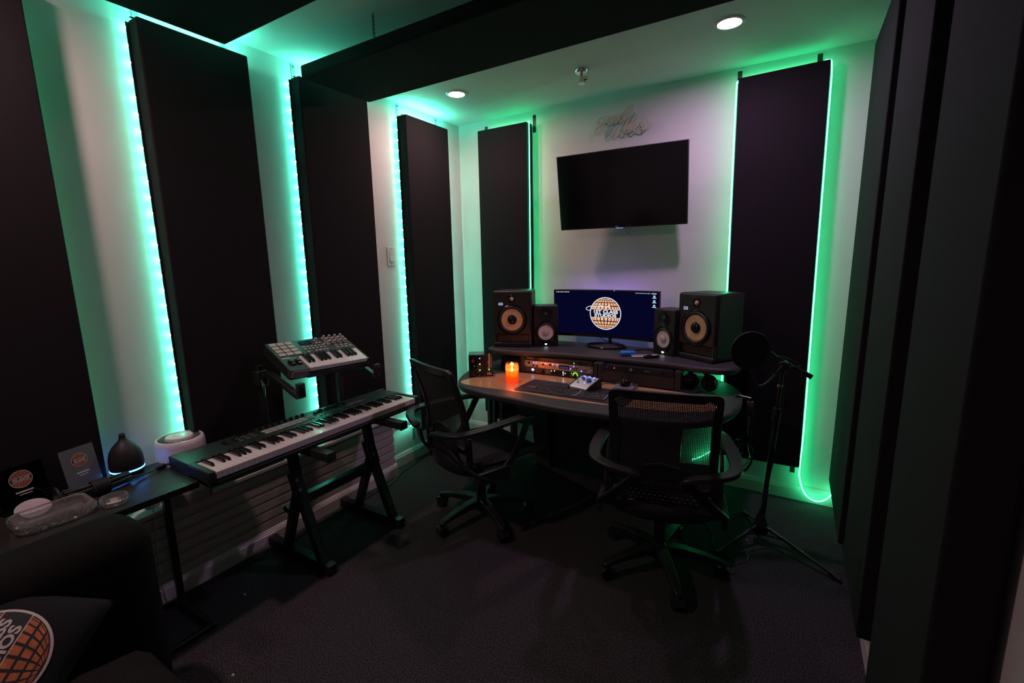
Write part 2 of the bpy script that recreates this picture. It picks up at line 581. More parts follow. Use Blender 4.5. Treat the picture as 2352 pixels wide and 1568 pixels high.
led_strip('teal led strip up the edge of the panel behind the air purifier', -2.197, 0.45, 2.452, -1.78)
led_strip('teal led strip up the edge of the panel behind the pad controller', -1.490, 0.45, 2.448, -1.06)
led_strip('teal led strip up the edge of the panel nearest the back corner', -0.704, 0.32, 2.452, -0.27, down=-0.258)
# loose tail of the last strip, twisted so that its chips face the room
t = thing('led_strip', 'loose end of teal led strip hanging off the plank ledge corner', 'led strip', (0.03, -0.71, 0.30))
pts = [(0.0, -0.005, 0.005), (0.0, -0.06, -0.010), (0.006, -0.115, -0.004), (0.012, -0.165, 0.0), (0.012, -0.21, 0.01)]
obj('tape', MB().sweep(spline(pts, 4), 0.002, 0.010), BLK, t)
for y, z in ((-0.012, 0.003), (-0.06, -0.010), (-0.115, -0.004), (-0.168, 0.0)):
    obj('led_chip', MB().box((0.016, y, z), (0.002, 0.005, 0.005)), L_LED, t)

def rope(label, path, r=0.0036, k=6):
    p = spline(path, k)
    o = obj('neon_rope', MB().tube(p, r, 8), L_NEON)
    return setp(o, label, 'neon light', 'green neon ropes around the panels')
rope('green neon rope up the right edge of the panel left of the television',
     [(0.30, -0.034, 2.461), (0.60, -0.034, 2.461), (0.672, -0.06, 2.463), (0.694, -0.085, 2.452), (0.697, -0.09, 2.40), (0.696, -0.09, 1.9), (0.695, -0.09, 1.2), (0.695, -0.09, 0.7), (0.69, -0.06, 0.3)], k=5)
rope('green neon rope framing the panel right of the television, looping to the floor corner',
     [(1.895, -0.03, 0.135), (1.95, -0.03, 0.17), (2.03, -0.03, 0.25), (2.056, -0.03, 0.36), (2.048, -0.03, 0.43), (2.050, -0.060, 0.75), (2.051, -0.085, 1.3), (2.045, -0.088, 1.75), (2.037, -0.088, 2.38), (2.040, -0.085, 2.44), (2.060, -0.045, 2.470),
      (2.20, -0.032, 2.473), (2.40, -0.032, 2.476), (2.462, -0.06, 2.477), (2.479, -0.08, 2.43), (2.484, -0.08, 2.2), (2.494, -0.07, 1.4), (2.507, -0.05, 0.50), (2.505, -0.05, 0.24), (2.512, -0.05, 0.15), (2.545, -0.05, 0.065), (2.60, -0.05, 0.035), (2.65, -0.05, 0.06), (2.70, -0.045, 0.14)], k=6)
rope('green neon rope behind the panel nearest the sofa',
     [(0.016, -3.40, 0.62), (0.02, -3.2, 0.60), (0.012, -2.75, 0.64), (0.012, -2.590, 0.78), (0.012, -2.580, 1.1), (0.012, -2.578, 1.7), (0.012, -2.578, 2.40)], k=4)

# ------------------------------------------------------------------ recessed lights, sprinkler
def downlight(label, x, y, m):
    t = thing('ceiling_light', label, 'ceiling light', (x, y, H), group='recessed round ceiling lights')
    obj('trim_ring', MB().lathe([(0.050, -0.002), (0.052, -0.007), (0.062, -0.006), (0.068, -0.001), (0.068, 0.0)], 40, cap=False), WHITE, t)
    obj('lens', MB().lathe([(0.0, -0.0035), (0.050, -0.0035)], 40, cap=False), m, t)
    return t
downlight('round recessed ceiling light nearer the left wall', 0.440, -0.588, L_LAMP1)
downlight('round recessed ceiling light nearer the right wall', 2.050, -0.602, L_LAMP2)
downlight('round recessed ceiling light above the sofa, out of frame', 0.440, -2.98, L_LAMP3)

t = thing('fire_sprinkler', 'chrome fire sprinkler head on the ceiling', 'sprinkler', (1.264, -0.485, H))
obj('escutcheon', MB().lathe([(0.041, 0.0), (0.041, -0.008), (0.034, -0.020), (0.018, -0.024)], 28), CHROME, t)
obj('pipe', MB().cyl((0, 0, -0.02), (0.004, -0.006, -0.062), 0.009, 0.011, 14), CHROME, t)
obj('deflector', MB().cyl((0.004, -0.006, -0.074), (0.004, -0.006, -0.078), 0.020, n=18).tube([(-0.010, -0.006, -0.058), (-0.012, -0.006, -0.068), (0.0, -0.006, -0.076)], 0.003, 6).tube([(0.018, -0.006, -0.058), (0.020, -0.006, -0.068), (0.008, -0.006, -0.076)], 0.003, 6), CHROME, t)
obj('bulb_arm', MB().box((0.026, -0.006, -0.052), (0.024, 0.018, 0.016)).cyl((0.03, -0.006, -0.06), (0.03, -0.006, -0.044), 0.013, n=12), CHROME, t)

# light switch
t = thing('light_switch', 'white rocker light switch on the left wall', 'light switch', (0.0, -0.822, 1.524))
obj('cover_plate', MB().b2(0, 0.006, -0.037, 0.037, -0.065, 0.065), WHITE, t, bevel=0.003)
obj('rocker', MB().prism([(0.006, -0.034), (0.013, -0.030), (0.0075, 0.0), (0.009, 0.033), (0.006, 0.034)], -0.0165, 0.0165, ax='y'), WHITE, t)
for z in (0.050, -0.050):
    obj('screw', MB().cyl((0.006, 0, z), (0.0075, 0, z), 0.003, n=10), GREYP, t)

# ------------------------------------------------------------------ printed globe emblem
def globe(parent, R, mt, mw_, md, loc=(0, 0, 0), rot=(0, 0, 0), warp=None, lift=0.0004, plane=True):
    """round emblem: globe of tiles, ring, lettered band.  Local x right, z up, facing -y"""
    tiles = MB()
    lats = [-78, -62, -46, -30, -14, 0, 14, 30, 46, 62, 78]
    lons = [-90, -76, -58, -40, -22, -6, 10, 26, 42, 58, 74, 90]
    tilt = math.radians(8)
    def pr_(la, lo):
        la, lo = math.radians(la), math.radians(lo)
        x, z, y = math.cos(la) * math.sin(lo), math.sin(la), math.cos(la) * math.cos(lo)
        return (x * R * 0.93, z * R * 0.93)
    for i in range(len(lats) - 1):
        for j in range(len(lons) - 1):
            a0, a1 = lats[i] + 1.9, lats[i + 1] - 1.9
            b0, b1 = lons[j] + 2.2, lons[j + 1] - 2.2
            zs = [pr_(a0, 0)[1], pr_(a1, 0)[1]]
            if zs[1] > -0.25 * R and zs[0] < 0.25 * R:
                if zs[0] < -0.25 * R:
                    a1 = math.degrees(math.asin(-0.25 / 0.93))
                elif zs[1] > 0.25 * R:
                    a0 = math.degrees(math.asin(0.25 / 0.93))
                else:
                    continue
                if a1 - a0 < 2: continue
            q = [pr_(a0, b0), pr_(a0, b1), pr_(a1, b1), pr_(a1, b0)]
            k = len(tiles.v)
            tiles.v += [(x, -lift, z) for x, z in q]
            tiles.f.append((k, k + 1, k + 2, k + 3))
    ring = MB()
    n = 56
    for r0, r1 in ((0.95 * R, 1.0 * R),):
        k = len(ring.v)
        for i in range(n):
            a = 2 * PI * i / n
            ring.v += [(r0 * math.cos(a), -lift, r0 * math.sin(a)), (r1 * math.cos(a), -lift, r1 * math.sin(a))]
        for i in range(n):
            j = (i + 1) % n
            ring.f.append((k + 2 * i, k + 2 * i + 1, k + 2 * j + 1, k + 2 * j))
    for z in (-0.265 * R, 0.245 * R):
        xw = math.sqrt(max(0, (0.96 * R) ** 2 - z * z))
        k = len(ring.v)
        ring.grid(lambda u, v: (-xw + 2 * xw * u, -lift, z + 0.022 * R * v), 16, 1)
    if plane:   # little aeroplane with its ribbon trail
        k = len(ring.v)
        def poly(pts):
            k = len(ring.v)
            ring.v.extend([(x * R, -lift * 1.6, z * R) for x, z in pts])
            ring.f.append(tuple(range(k, k + len(pts))))
        poly([(-0.10, 0.40), (0.02, 0.46), (0.14, 0.42), (0.30, 0.46), (0.32, 0.42), (0.05, 0.38)])
        poly([(0.0, 0.43), (-0.42, 0.52), (-0.40, 0.49), (-0.06, 0.40)])
        poly([(0.06, 0.43), (0.30, 0.54), (0.33, 0.52), (0.14, 0.40)])
        tr = [(-0.10, 0.42), (-0.45, 0.44), (-0.80, 0.44), (-1.05, 0.42), (-1.22, 0.32), (-1.24, 0.22), (-1.10, 0.17), (-0.98, 0.18)]
        for a, b in zip(tr[:-1], tr[1:]):
            d = Vector((b[0] - a[0], b[1] - a[1])).normalized()
            w = 0.018
            poly([(a[0] - d.y * w, a[1] + d.x * w), (b[0] - d.y * w, b[1] + d.x * w), (b[0] + d.y * w, b[1] - d.x * w), (a[0] + d.y * w, a[1] - d.x * w)])
    band = MB()
    band.grid(lambda u, v: (0.96 * R * (v + 0.001) * math.cos(2 * PI * u), -lift * 0.5, 0.96 * R * (v + 0.001) * math.sin(2 * PI * u)), 48, 14)
    def put(name, me, m):
        if isinstance(me, MB):
            me = me.mesh(name, smooth=0)
        if warp:
            for v in me.vertices:
                v.co = warp(v.co)
        return obj(name, me, m, parent, loc, rot)
    put('emblem_ground', band, md)
    put('emblem_tiles', tiles, mt)['kind'] = 'stuff'
    put('emblem_ring', ring, mw_)
    for body, z, s, sx in (('1ST CLASS', 0.105 * R, 0.27 * R, 1.28), ('STUDIOS', -0.125 * R, 0.27 * R, 1.28)):
        me = text_mesh(body, s, extrude=0.0, off=0.010 * R, sx=sx)
        me.transform(Matrix.Translation((0, 0, 0)) @ Matrix.Rotation(PI / 2, 4, 'X'))
        me.transform(Matrix.Translation((0, -lift * 2, z)))
        put('emblem_lettering', me, mw_)

# ------------------------------------------------------------------ television, neon sign
t = thing('television', 'black flat television mounted on the back wall', 'television', (1.402, -0.197, 1.915), 0.033)
TVW, TVH = 0.83, 0.477
body = obj('housing', MB().b2(-TVW / 2, TVW / 2, 0.0, 0.022, -TVH / 2, TVH / 2).b2(-0.30, 0.30, 0.022, 0.055, -0.20, 0.10), BLK, t, (0, 0, 0), (0.169, 0, 0), bevel=0.003)
obj('screen', MB().b2(-TVW / 2 + 0.006, TVW / 2 - 0.006, -0.001, 0.001, -TVH / 2 + 0.014, TVH / 2 - 0.006), TVGL, body)
obj('bottom_bezel', MB().b2(-TVW / 2 + 0.004, TVW / 2 - 0.004, -0.0025, 0.0, -TVH / 2 + 0.001, -TVH / 2 + 0.012), BLKG, body)
text('TCL', 0.012, PRTW, body, (-0.02, -0.003, -TVH / 2 + 0.0065), name='maker_lettering')
obj('indicator_light', MB().b2(-0.025, 0.020, -0.004, 0.004, -TVH / 2 - 0.005, -TVH / 2 - 0.001), emat('tv_indicator', (0.25, 0.3, 0.9), 0.9), body)
arm = MB().b2(-0.11, 0.11, 0.178, 0.196, -0.20, 0.05).b2(-0.03, 0.03, 0.06, 0.18, -0.11, -0.04).b2(-0.15, 0.15, 0.052, 0.066, -0.16, 0.10)
obj('wall_bracket', arm, BLKM, t, bevel=0.002)
obj('hanging_loop', MB().tube(spline([(0.045, 0.035, -0.215), (0.048, 0.03, -0.262), (0.062, 0.028, -0.272), (0.07, 0.03, -0.258), (0.066, 0.035, -0.215)], 5), 0.0018, 6), BLKM, t)

t = thing('neon_sign', 'unlit cream script sign reading good vibes on a clear backing', 'neon sign', (1.34, 0, 2.36))
SG = {
 'good': [
  [(-0.1, 0.035), (-0.109, 0.044), (-0.123, 0.043), (-0.137, 0.031), (-0.14, 0.014), (-0.132, 0.005), (-0.118, 0.007), (-0.104, 0.017), (-0.098, 0.035), (-0.104, 0.013), (-0.115, -0.01), (-0.129, -0.035), (-0.143, -0.05), (-0.153, -0.053), (-0.158, -0.039), (-0.153, -0.023), (-0.136, -0.013), (-0.118, -0.004), (-0.1, 0.006), (-0.089, 0.012)],
  [(-0.052, 0.04), (-0.066, 0.038), (-0.078, 0.023), (-0.08, 0.011), (-0.07, 0.005), (-0.056, 0.011), (-0.046, 0.024), (-0.045, 0.035), (-0.052, 0.04)],
  [(-0.016, 0.039), (-0.029, 0.036), (-0.04, 0.023), (-0.041, 0.009), (-0.031, 0.002), (-0.018, 0.008), (-0.007, 0.02), (-0.007, 0.032), (-0.016, 0.039)],
  [(0.033, 0.039), (0.017, 0.038), (0.002, 0.028), (-0.001, 0.015), (0.007, 0.006), (0.022, 0.013), (0.033, 0.027), (0.05, 0.061), (0.069, 0.083), (0.078, 0.083), (0.079, 0.072), (0.065, 0.058), (0.042, 0.036), (0.03, 0.018), (0.031, 0.01), (0.042, 0.01), (0.057, 0.021)]],
 'vibes': [
  [(-0.033, -0.033), (-0.041, -0.049), (-0.048, -0.064), (-0.041, -0.078), (-0.027, -0.074), (-0.012, -0.055), (-0.003, -0.032)],
  [(0.017, -0.033), (0.004, -0.049), (-0.003, -0.063), (0.002, -0.074), (0.016, -0.074), (0.035, -0.058)],
  [(0.033, -0.003), (0.019, -0.025)],
  [(0.035, -0.058), (0.05, -0.032), (0.062, -0.002), (0.081, 0.021), (0.096, 0.03), (0.104, 0.025), (0.101, 0.01), (0.085, -0.013), (0.061, -0.034), (0.044, -0.047), (0.04, -0.063), (0.051, -0.075), (0.069, -0.067), (0.081, -0.049), (0.083, -0.035), (0.072, -0.03), (0.068, -0.039), (0.075, -0.05), (0.086, -0.058)],
  [(0.094, -0.055), (0.112, -0.052), (0.124, -0.04), (0.124, -0.028), (0.113, -0.026), (0.098, -0.038), (0.094, -0.057), (0.101, -0.072), (0.114, -0.074), (0.131, -0.057)],
  [(0.131, -0.057), (0.147, -0.035), (0.168, -0.011), (0.166, -0.027), (0.175, -0.048), (0.172, -0.065), (0.157, -0.071), (0.14, -0.063)],
  [(0.157, -0.071), (0.176, -0.07), (0.19, -0.058), (0.201, -0.046)]]}
for w, strokes in SG.items():
    mb = MB()
    for s in strokes:
        mb.tube(spline([(x, -0.040, z) for x, z in s], 4), 0.0034, 7)
    obj('tube_word', mb, SIGNT, t)
bk = [(-0.178, -0.049), (-0.174, -0.031), (-0.153, 0.004), (-0.158, 0.021), (-0.144, 0.044), (-0.117, 0.056), (-0.084, 0.051), (-0.027, 0.05), (0.024, 0.053), (0.032, 0.064), (0.066, 0.096), (0.088, 0.094), (0.102, 0.076), (0.085, 0.047), (0.107, 0.039), (0.12, 0.025), (0.117, 0.001), (0.108, -0.017), (0.128, -0.02), (0.139, -0.024), (0.163, 0.0), (0.18, -0.009), (0.188, -0.034), (0.206, -0.037), (0.215, -0.048), (0.195, -0.077), (0.166, -0.088), (0.138, -0.082), (0.111, -0.096), (0.084, -0.088), (0.047, -0.095), (0.027, -0.088), (0.005, -0.097), (-0.015, -0.092), (-0.043, -0.098), (-0.063, -0.085), (-0.066, -0.068), (-0.115, -0.05), (-0.133, -0.066), (-0.159, -0.067)]
obj('clear_backing', MB().prism(bk, -0.036, -0.031, ax='y'), CLEAR, t)
obj('standoff', MB().cyl((0.10, 0, 0.035), (0.10, -0.036, 0.035), 0.005, n=10).cyl((-0.145, 0, 0.02), (-0.145, -0.036, 0.02), 0.005, n=10), CHROME, t)
obj('cable', MB().tube([(0.023, -0.03, -0.087), (0.014, -0.02, -0.119), (0.008, -0.012, -0.18), (0.01, -0.008, -0.26)], 0.0016, 6).tube([(0.024, -0.03, -0.087), (0.031, -0.012, -0.121), (0.031, -0.005, -0.2)], 0.0014, 6), CLEAR, t)

# ------------------------------------------------------------------ studio desk
DT, ST = 0.74, 0.888
desk = thing('studio_desk', 'grey edged studio desk with maple inlay and raised rack shelf', 'desk', (1.38, -0.5, 0))
def dl(poly): return [(x - 1.38, y + 0.5) for x, y in poly]
top = [(0.52, -0.10), (0.50, -0.40), (0.50, -0.58), (0.535, -0.73), (0.60, -0.88), (0.68, -0.985), (0.80, -1.045), (0.95, -1.075), (1.12, -1.088), (1.28, -1.105), (1.42, -1.112), (1.55, -1.105), (1.70, -1.09), (1.88, -1.075), (2.02, -1.03), (2.12, -0.94), (2.18, -0.82), (2.205, -0.70), (2.212, -0.58), (2.20, -0.44), (2.165, -0.32), (2.10, -0.21), (2.01, -0.13), (1.95, -0.10)]
ts = spline([(x, y, 0) for x, y in top], 3)
obj('desktop', MB().prism(dl([(p.x, p.y) for p in ts]), 0.702, DT), RUB, desk, bevel=0.012, seg=4)
inl = [(0.66, -0.86), (0.655, -0.93), (0.70, -0.968), (0.80, -0.985), (1.03, -0.972), (1.35, -0.985), (1.60, -0.965), (1.85, -0.93), (2.02, -0.875), (2.12, -0.79), (2.138, -0.72), (2.11, -0.655), (2.02, -0.59), (1.88, -0.555), (1.40, -0.545), (0.90, -0.555), (0.78, -0.62), (0.70, -0.73), (0.66, -0.86)]
isp = spline([(x, y, 0) for x, y in inl], 3)[:-1]
obj('wood_inlay', MB().prism(dl([(p.x, p.y) for p in isp]), DT - 0.004, DT + 0.0012), WOOD, desk)
sh = [(0.60, -0.12), (0.585, -0.30), (0.585, -0.48), (0.61, -0.555), (0.67, -0.587), (0.78, -0.58), (0.90, -0.562), (1.04, -0.528), (1.18, -0.502), (1.40, -0.492), (1.65, -0.492), (1.82, -0.497), (1.95, -0.522), (2.05, -0.53), (2.13, -0.51), (2.17, -0.45), (2.18, -0.36), (2.17, -0.12), (2.0, -0.075), (1.4, -0.07), (0.75, -0.075)]
shs = spline([(x, y, 0) for x, y in sh], 3)
obj('monitor_shelf', MB().prism(dl([(p.x, p.y) for p in shs]), ST - 0.036, ST), RUB, desk, bevel=0.014, seg=4)
for x0, x1 in ((0.861, 0.890), (1.380, 1.404), (1.408, 1.434), (1.862, 1.894)):
    obj('rack_side', MB().b2(x0 - 1.38, x1 - 1.38, -0.040, 0.34, DT, ST - 0.034), DESKP, desk, bevel=0.002)
obj('rack_back', MB().b2(0.92 - 1.38, 1.84 - 1.38, 0.33, 0.345, DT, ST - 0.034), DESKP, desk)
obj('rack_floor', MB().b2(0.89 - 1.38, 1.862 - 1.38, -0.032, 0.33, DT, DT + 0.006), DESKP, desk)
obj('desk_leg', MB().prism([(-0.565, 0.702), (-0.425, 0.702), (-0.385, 0.0), (-0.50, 0.0)], 0.13, 0.17, ax='y').prism([(-0.50, 0.702), (-0.46, 0.702), (-0.44, 0.0), (-0.48, 0.0)], 0.17, 0.40, ax='y'), DESKP, desk, bevel=0.003)
obj('desk_leg', MB().prism([(0.520, 0.702), (0.400, 0.702), (0.390, 0.0), (0.480, 0.0)], 0.13, 0.17, ax='y').prism([(0.47, 0.702), (0.43, 0.702), (0.42, 0.0), (0.46, 0.0)], 0.17, 0.40, ax='y'), DESKP, desk, bevel=0.003)
ar = [(-0.44, 0.702), (-0.395, 0.03)] + [(-0.395 + 0.79 * k / 12, 0.03 + 0.05 * math.sin(PI * k / 12)) for k in range(1, 12)] + [(0.395, 0.03), (0.42, 0.702)]
obj('back_panel', MB().prism(ar, 0.16, 0.178, ax='y'), DESKP, desk)
obj('side_modesty_panel', MB().b2(-0.93, -0.56, 0.19, 0.21, 0.28, 0.702), DESKP, desk, bevel=0.003)
for x in (-0.90, -0.855, -0.79):
    obj('side_post', MB().b2(x - 0.012, x + 0.012, 0.12, 0.15, 0.24, 0.702), DESKP, desk)
for x in (-0.80,):
    obj('outer_leg', MB().b2(x - 0.02, x + 0.02, 0.30, 0.34, 0.0, 0.702), DESKP, desk)

# ------------------------------------------------------------------ rack gear
RY = -0.542
def rack_unit(name, label, cat, x0, x1, z0, z1, m, ears=True):
    t = thing(name, label, cat, ((x0 + x1) / 2, RY, z0))
    w, h = x1 - x0, z1 - z0
    obj('chassis', MB().b2(-w / 2 + 0.014, w / 2 - 0.014, 0.003, 0.24, 0.001, h - 0.001), BLKM, t)
    obj('front_plate', MB().b2(-w / 2, w / 2, 0, 0.003, 0.0005, h - 0.0005), m, t, bevel=0.0008)
    if ears:
        for x in (-w / 2 + 0.008, w / 2 - 0.008):
            for z in (0.009, h - 0.009):
                obj('rack_screw', MB().cyl((x, 0, z), (x, -0.003, z), 0.0042, n=10), BLKM, t)
    return t
def knob(parent, x, z, r, d, m, y=0.0, name='knob', tip=None):
    k = obj(name, MB().lathe([(r, 0.0), (r * 0.92, d * 0.8), (r * 0.8, d)], 20, ax='y'), m, parent, (x, y, z))
    if tip:
        obj('pointer', MB().b2(-r * 0.1, r * 0.1, -d - 0.0006, -d + 0.0004, r * 0.1, r * 0.8), tip, k)
    return k
def lamp(parent, x, z, r, m, y=-0.0005, name='indicator_light'):
    return obj(name, MB().cyl((0, 0, 0), (0, -0.0018, 0), r, n=10), m, parent, (x, y, z))
# power conditioner
u = rack_unit('power_conditioner', 'black rack power conditioner at the top of the left rack bay', 'rack unit', 0.892, 1.376, 0.828, 0.852, BLK)
text('FURMAN', 0.0105, PRTW, u, (-0.20, -0.0006, 0.0145), shear=0.3, sx=1.2, name='maker_lettering')
obj('outlet', MB().b2(-0.158, -0.135, -0.002, 0, 0.002, 0.0225), BLKG, u)
obj('outlet_slot', MB().b2(-0.152, -0.150, -0.0026, -0.0018, 0.011, 0.018).b2(-0.143, -0.141, -0.0026, -0.0018, 0.011, 0.018).cyl((-0.1465, -0.0018, 0.006), (-0.1465, -0.0026, 0.006), 0.002, n=8), GREYP, u)
lamp(u, 0.118, 0.010, 0.0030, L_GREEN)
obj('power_switch', MB().b2(0.150, 0.168, -0.003, 0, 0.004, 0.020), BLKG, u, bevel=0.001)
lamp(u, 0.215, 0.008, 0.0022, PRTW); lamp(u, 0.224, 0.008, 0.0022, PRTW)
# silver channel strip
u = rack_unit('channel_strip', 'silver rack preamp with blue lit knobs and dark display', 'rack unit', 0.892, 1.376, 0.783, 0.827, SILV)
for x, z, r in ((-0.205, 0.030, 0.008), (-0.172, 0.012, 0.006), (-0.145, 0.012, 0.006), (-0.10, 0.026, 0.0065), (-0.05, 0.030, 0.006), (0.19, 0.020, 0.013)):
    knob(u, x, z, r, 0.012, BLKM if r < 0.01 else GREYP)
for x, z in ((-0.170, 0.031), (-0.152, 0.031), (-0.086, 0.031), (-0.032, 0.033), (0.002, 0.034), (0.115, 0.034), (0.094, 0.016), (0.168, 0.010)):
    lamp(u, x, z, 0.0042, L_BLUE, name='blue_light')
for k in range(5):
    for j in range(2):
        lamp(u, -0.086 + 0.0 * j + (k % 3) * 0.017 + (0.05 if k > 2 else 0), 0.012 + 0.010 * j, 0.0035, BLKM, name='push_button')
for k in range(3):
    for j in range(2):
        knob(u, 0.108 + k * 0.014, 0.013 + j * 0.012, 0.0042, 0.005, BLKM, name='push_button')
        knob(u, 0.146 + (k - 1) * 0.0135, 0.014 + j * 0.012, 0.0038, 0.004, GREYP, name='push_button') if k < 2 else None
obj('display', MB().b2(0.014, 0.084, -0.0012, 0, 0.010, 0.034), BLKG, u)
obj('display_glow', MB().b2(0.020, 0.078, -0.0016, -0.001, 0.014, 0.026), emat('lcd_dim', (0.06, 0.06, 0.16), 0.6), u)
obj('square_button', MB().b2(-0.217, -0.207, -0.003, 0, 0.006, 0.017).b2(-0.197, -0.187, -0.003, 0, 0.006, 0.017), WHITE, u, bevel=0.001)
# audio interface
u = rack_unit('audio_interface', 'dark rack audio interface with green ringed volume knob', 'rack unit', 0.892, 1.376, 0.7465, 0.782, mat('gunmetal', (0.10, 0.095, 0.095), 0.4, metal=0.6))
obj('diamond_badge', MB().prism([(-0.013, 0.0), (0, -0.011), (0.013, 0.0), (0, 0.011)], -0.0012, 0.0, ax='y'), emat('badge_white', (0.62, 0.66, 0.95), 1.5), u, (-0.178, 0, 0.020))
knob(u, -0.105, 0.018, 0.013, 0.014, BLKG, tip=PRTW)
k = knob(u, 0.127, 0.017, 0.011, 0.013, BLKG, tip=PRTW)
arc = [(0.127 + 0.0148 * math.cos(a), -0.002, 0.017 + 0.0148 * math.sin(a)) for a in [math.radians(d) for d in range(-20, 201, 12)]]
obj('green_ring', MB().tube(arc, 0.0022, 6), L_GREEN, u)
for x, z, r in ((0.165, 0.020, 0.006), (0.184, 0.020, 0.006), (0.207, 0.017, 0.005), (-0.145, 0.012, 0.003), (-0.132, 0.010, 0.004)):
    knob(u, x, z, r, 0.006, SILV)
obj('display', MB().b2(-0.045, 0.090, -0.0012, 0, 0.003, 0.032), BLKG, u)
for x, z in ((-0.040, 0.026), (-0.018, 0.029), (0.044, 0.028), (0.044, 0.020), (0.044, 0.009), (0.058, 0.020)):
    lamp(u, x, z, 0.0024, L_WHITE, y=-0.0012)
for j in range(3):
    for k in range(2):
        lamp(u, -0.076 + k * 0.012, 0.008 + 0.009 * j, 0.0022, PRTW, name='push_button')
    lamp(u, 0.100, 0.008 + 0.009 * j, 0.0018, L_GREEN if j == 2 else PRTW)
# right bay
u = rack_unit('rack_power_panel', 'black rack panel with red light in the right rack bay', 'rack unit', 1.436, 1.860, 0.818, 0.852, BLK)
lamp(u, -0.135, 0.018, 0.0030, L_RED)
obj('switch', MB().b2(-0.140, -0.130, -0.004, 0, 0.004, 0.012), BLKG, u)
obj('round_badge', MB().lathe([(0.008, 0), (0.008, 0.002), (0.004, 0.002), (0.004, 0.0)], 16, ax='y'), PRTW, u, (-0.035, 0, 0.018))
text('PG-X', 0.011, PRTW, u, (0.06, -0.0006, 0.018), sx=1.3, name='lettering')
knob(u, 0.145, 0.016, 0.009, 0.010, BLKG)
obj('outlet', MB().b2(-0.19, -0.17, -0.002, 0, 0.006, 0.028), BLKG, u)
u = rack_unit('blank_panel', 'plain dark blanking panel under the right rack unit', 'rack panel', 1.436, 1.860, 0.7465, 0.817, DESKP)
# small box left of the racks
t = thing('media_box', 'small black box with chrome rimmed slot, behind the candle', 'electronics', (0.765, -0.50, DT))
obj('case', MB().b2(-0.088, 0.088, 0.0, 0.20, 0.001, 0.052), BLK, t, bevel=0.004)
obj('top_case', MB().b2(-0.086, 0.086, -0.006, 0.19, 0.054, 0.082), BLKG, t, bevel=0.006)
p = [(x, -0.0065, z) for x, z in rrect(0.105, 0.017, 0.006, 4, 0.0, 0.068)]
obj('chrome_rim', MB().tube(p, 0.0011, 6, closed=True), CHROME, t)

# ------------------------------------------------------------------ loudspeakers
def ring(parent, name, prof, m, x, z, y=0.0):
    return obj(name, MB().lathe(prof, 44, ax='y', cap=False), m, parent, (x, y, z))
def big_speaker(label, loc, yaw):
    t = thing('studio_monitor', label, 'loudspeaker', loc, yaw, 'large studio monitors with tan cones')
    W, HH, D = 0.267, 0.39, 0.235
    cab = obj('cabinet', MB().prism(rrect(W, HH, 0.016, 4, 0, HH / 2), 0.022, D, ax='y'), BLK, t, bevel=0.006)
    obj('front_baffle', MB().prism(rrect(W, HH - 0.085, 0.014, 4, 0, 0.085 + (HH - 0.085) / 2), 0.0, 0.024, ax='y'), BLK, t, bevel=0.012, seg=4)
    obj('port_lip', MB().prism(rrect(W, 0.034, 0.014, 4, 0, 0.017), -0.004, 0.024, ax='y'), BLK, t, bevel=0.008, seg=3)
    obj('port_slot', MB().b2(-W / 2 + 0.022, W / 2 - 0.022, 0.018, 0.0225, 0.036, 0.083), RUBB, t)
    obj('port_cheek', MB().b2(-W / 2 + 0.001, -W / 2 + 0.02, 0.002, 0.024, 0.02, 0.10), BLK, t, bevel=0.004)
    obj('port_cheek', MB().b2(W / 2 - 0.02, W / 2 - 0.001, 0.002, 0.024, 0.02, 0.10), BLK, t, bevel=0.004)
    cz, cx = 0.192, 0.0
    ring(t, 'woofer_rim', [(0.105, 0.0), (0.104, 0.004), (0.098, 0.006), (0.094, 0.004)], BLKG, cx, cz)
    ring(t, 'woofer_surround', [(0.094, 0.004), (0.090, 0.009), (0.083, 0.010), (0.077, 0.005), (0.0745, 0.002)], RUBB, cx, cz)
    ring(t, 'woofer_cone', [(0.0745, 0.0025), (0.050, 0.0012), (0.032, 0.0006), (0.0, 0.0006)], TAN, cx, cz)
    ring(t, 'dust_cap', [(0.033, 0.001), (0.030, 0.008), (0.022, 0.014), (0.011, 0.017), (0.0, 0.018)], BLKG, cx, cz)
    tz = 0.335
    ring(t, 'waveguide', [(0.027, 0.001), (0.025, 0.003), (0.016, 0.0006)], BLKG, cx, tz)
    ring(t, 'tweeter_dome', [(0.0135, 0.001), (0.011, 0.006), (0.006, 0.0085), (0.0, 0.009)], TAN, cx, tz)
    b = obj('badge', MB().b2(-0.015, 0.015, -0.0012, 0.0, -0.0085, 0.0085), emat('badge_lit', (0.55, 0.52, 0.85), 0.9) if 'badge_lit' not in MATS else MATS['badge_lit'], t, (-0.078, 0, 0.300))
    text('KRK', 0.013, PRTD, b, (0, -0.0018, 0), off=0.0004, sx=1.05, name='badge_lettering')
    return t
big_speaker('large black studio monitor on the left end of the desk shelf', (0.753, -0.462, ST), 0.37)
big_speaker('large black studio monitor on the right end of the desk shelf', (1.929, -0.359, ST), -0.539)
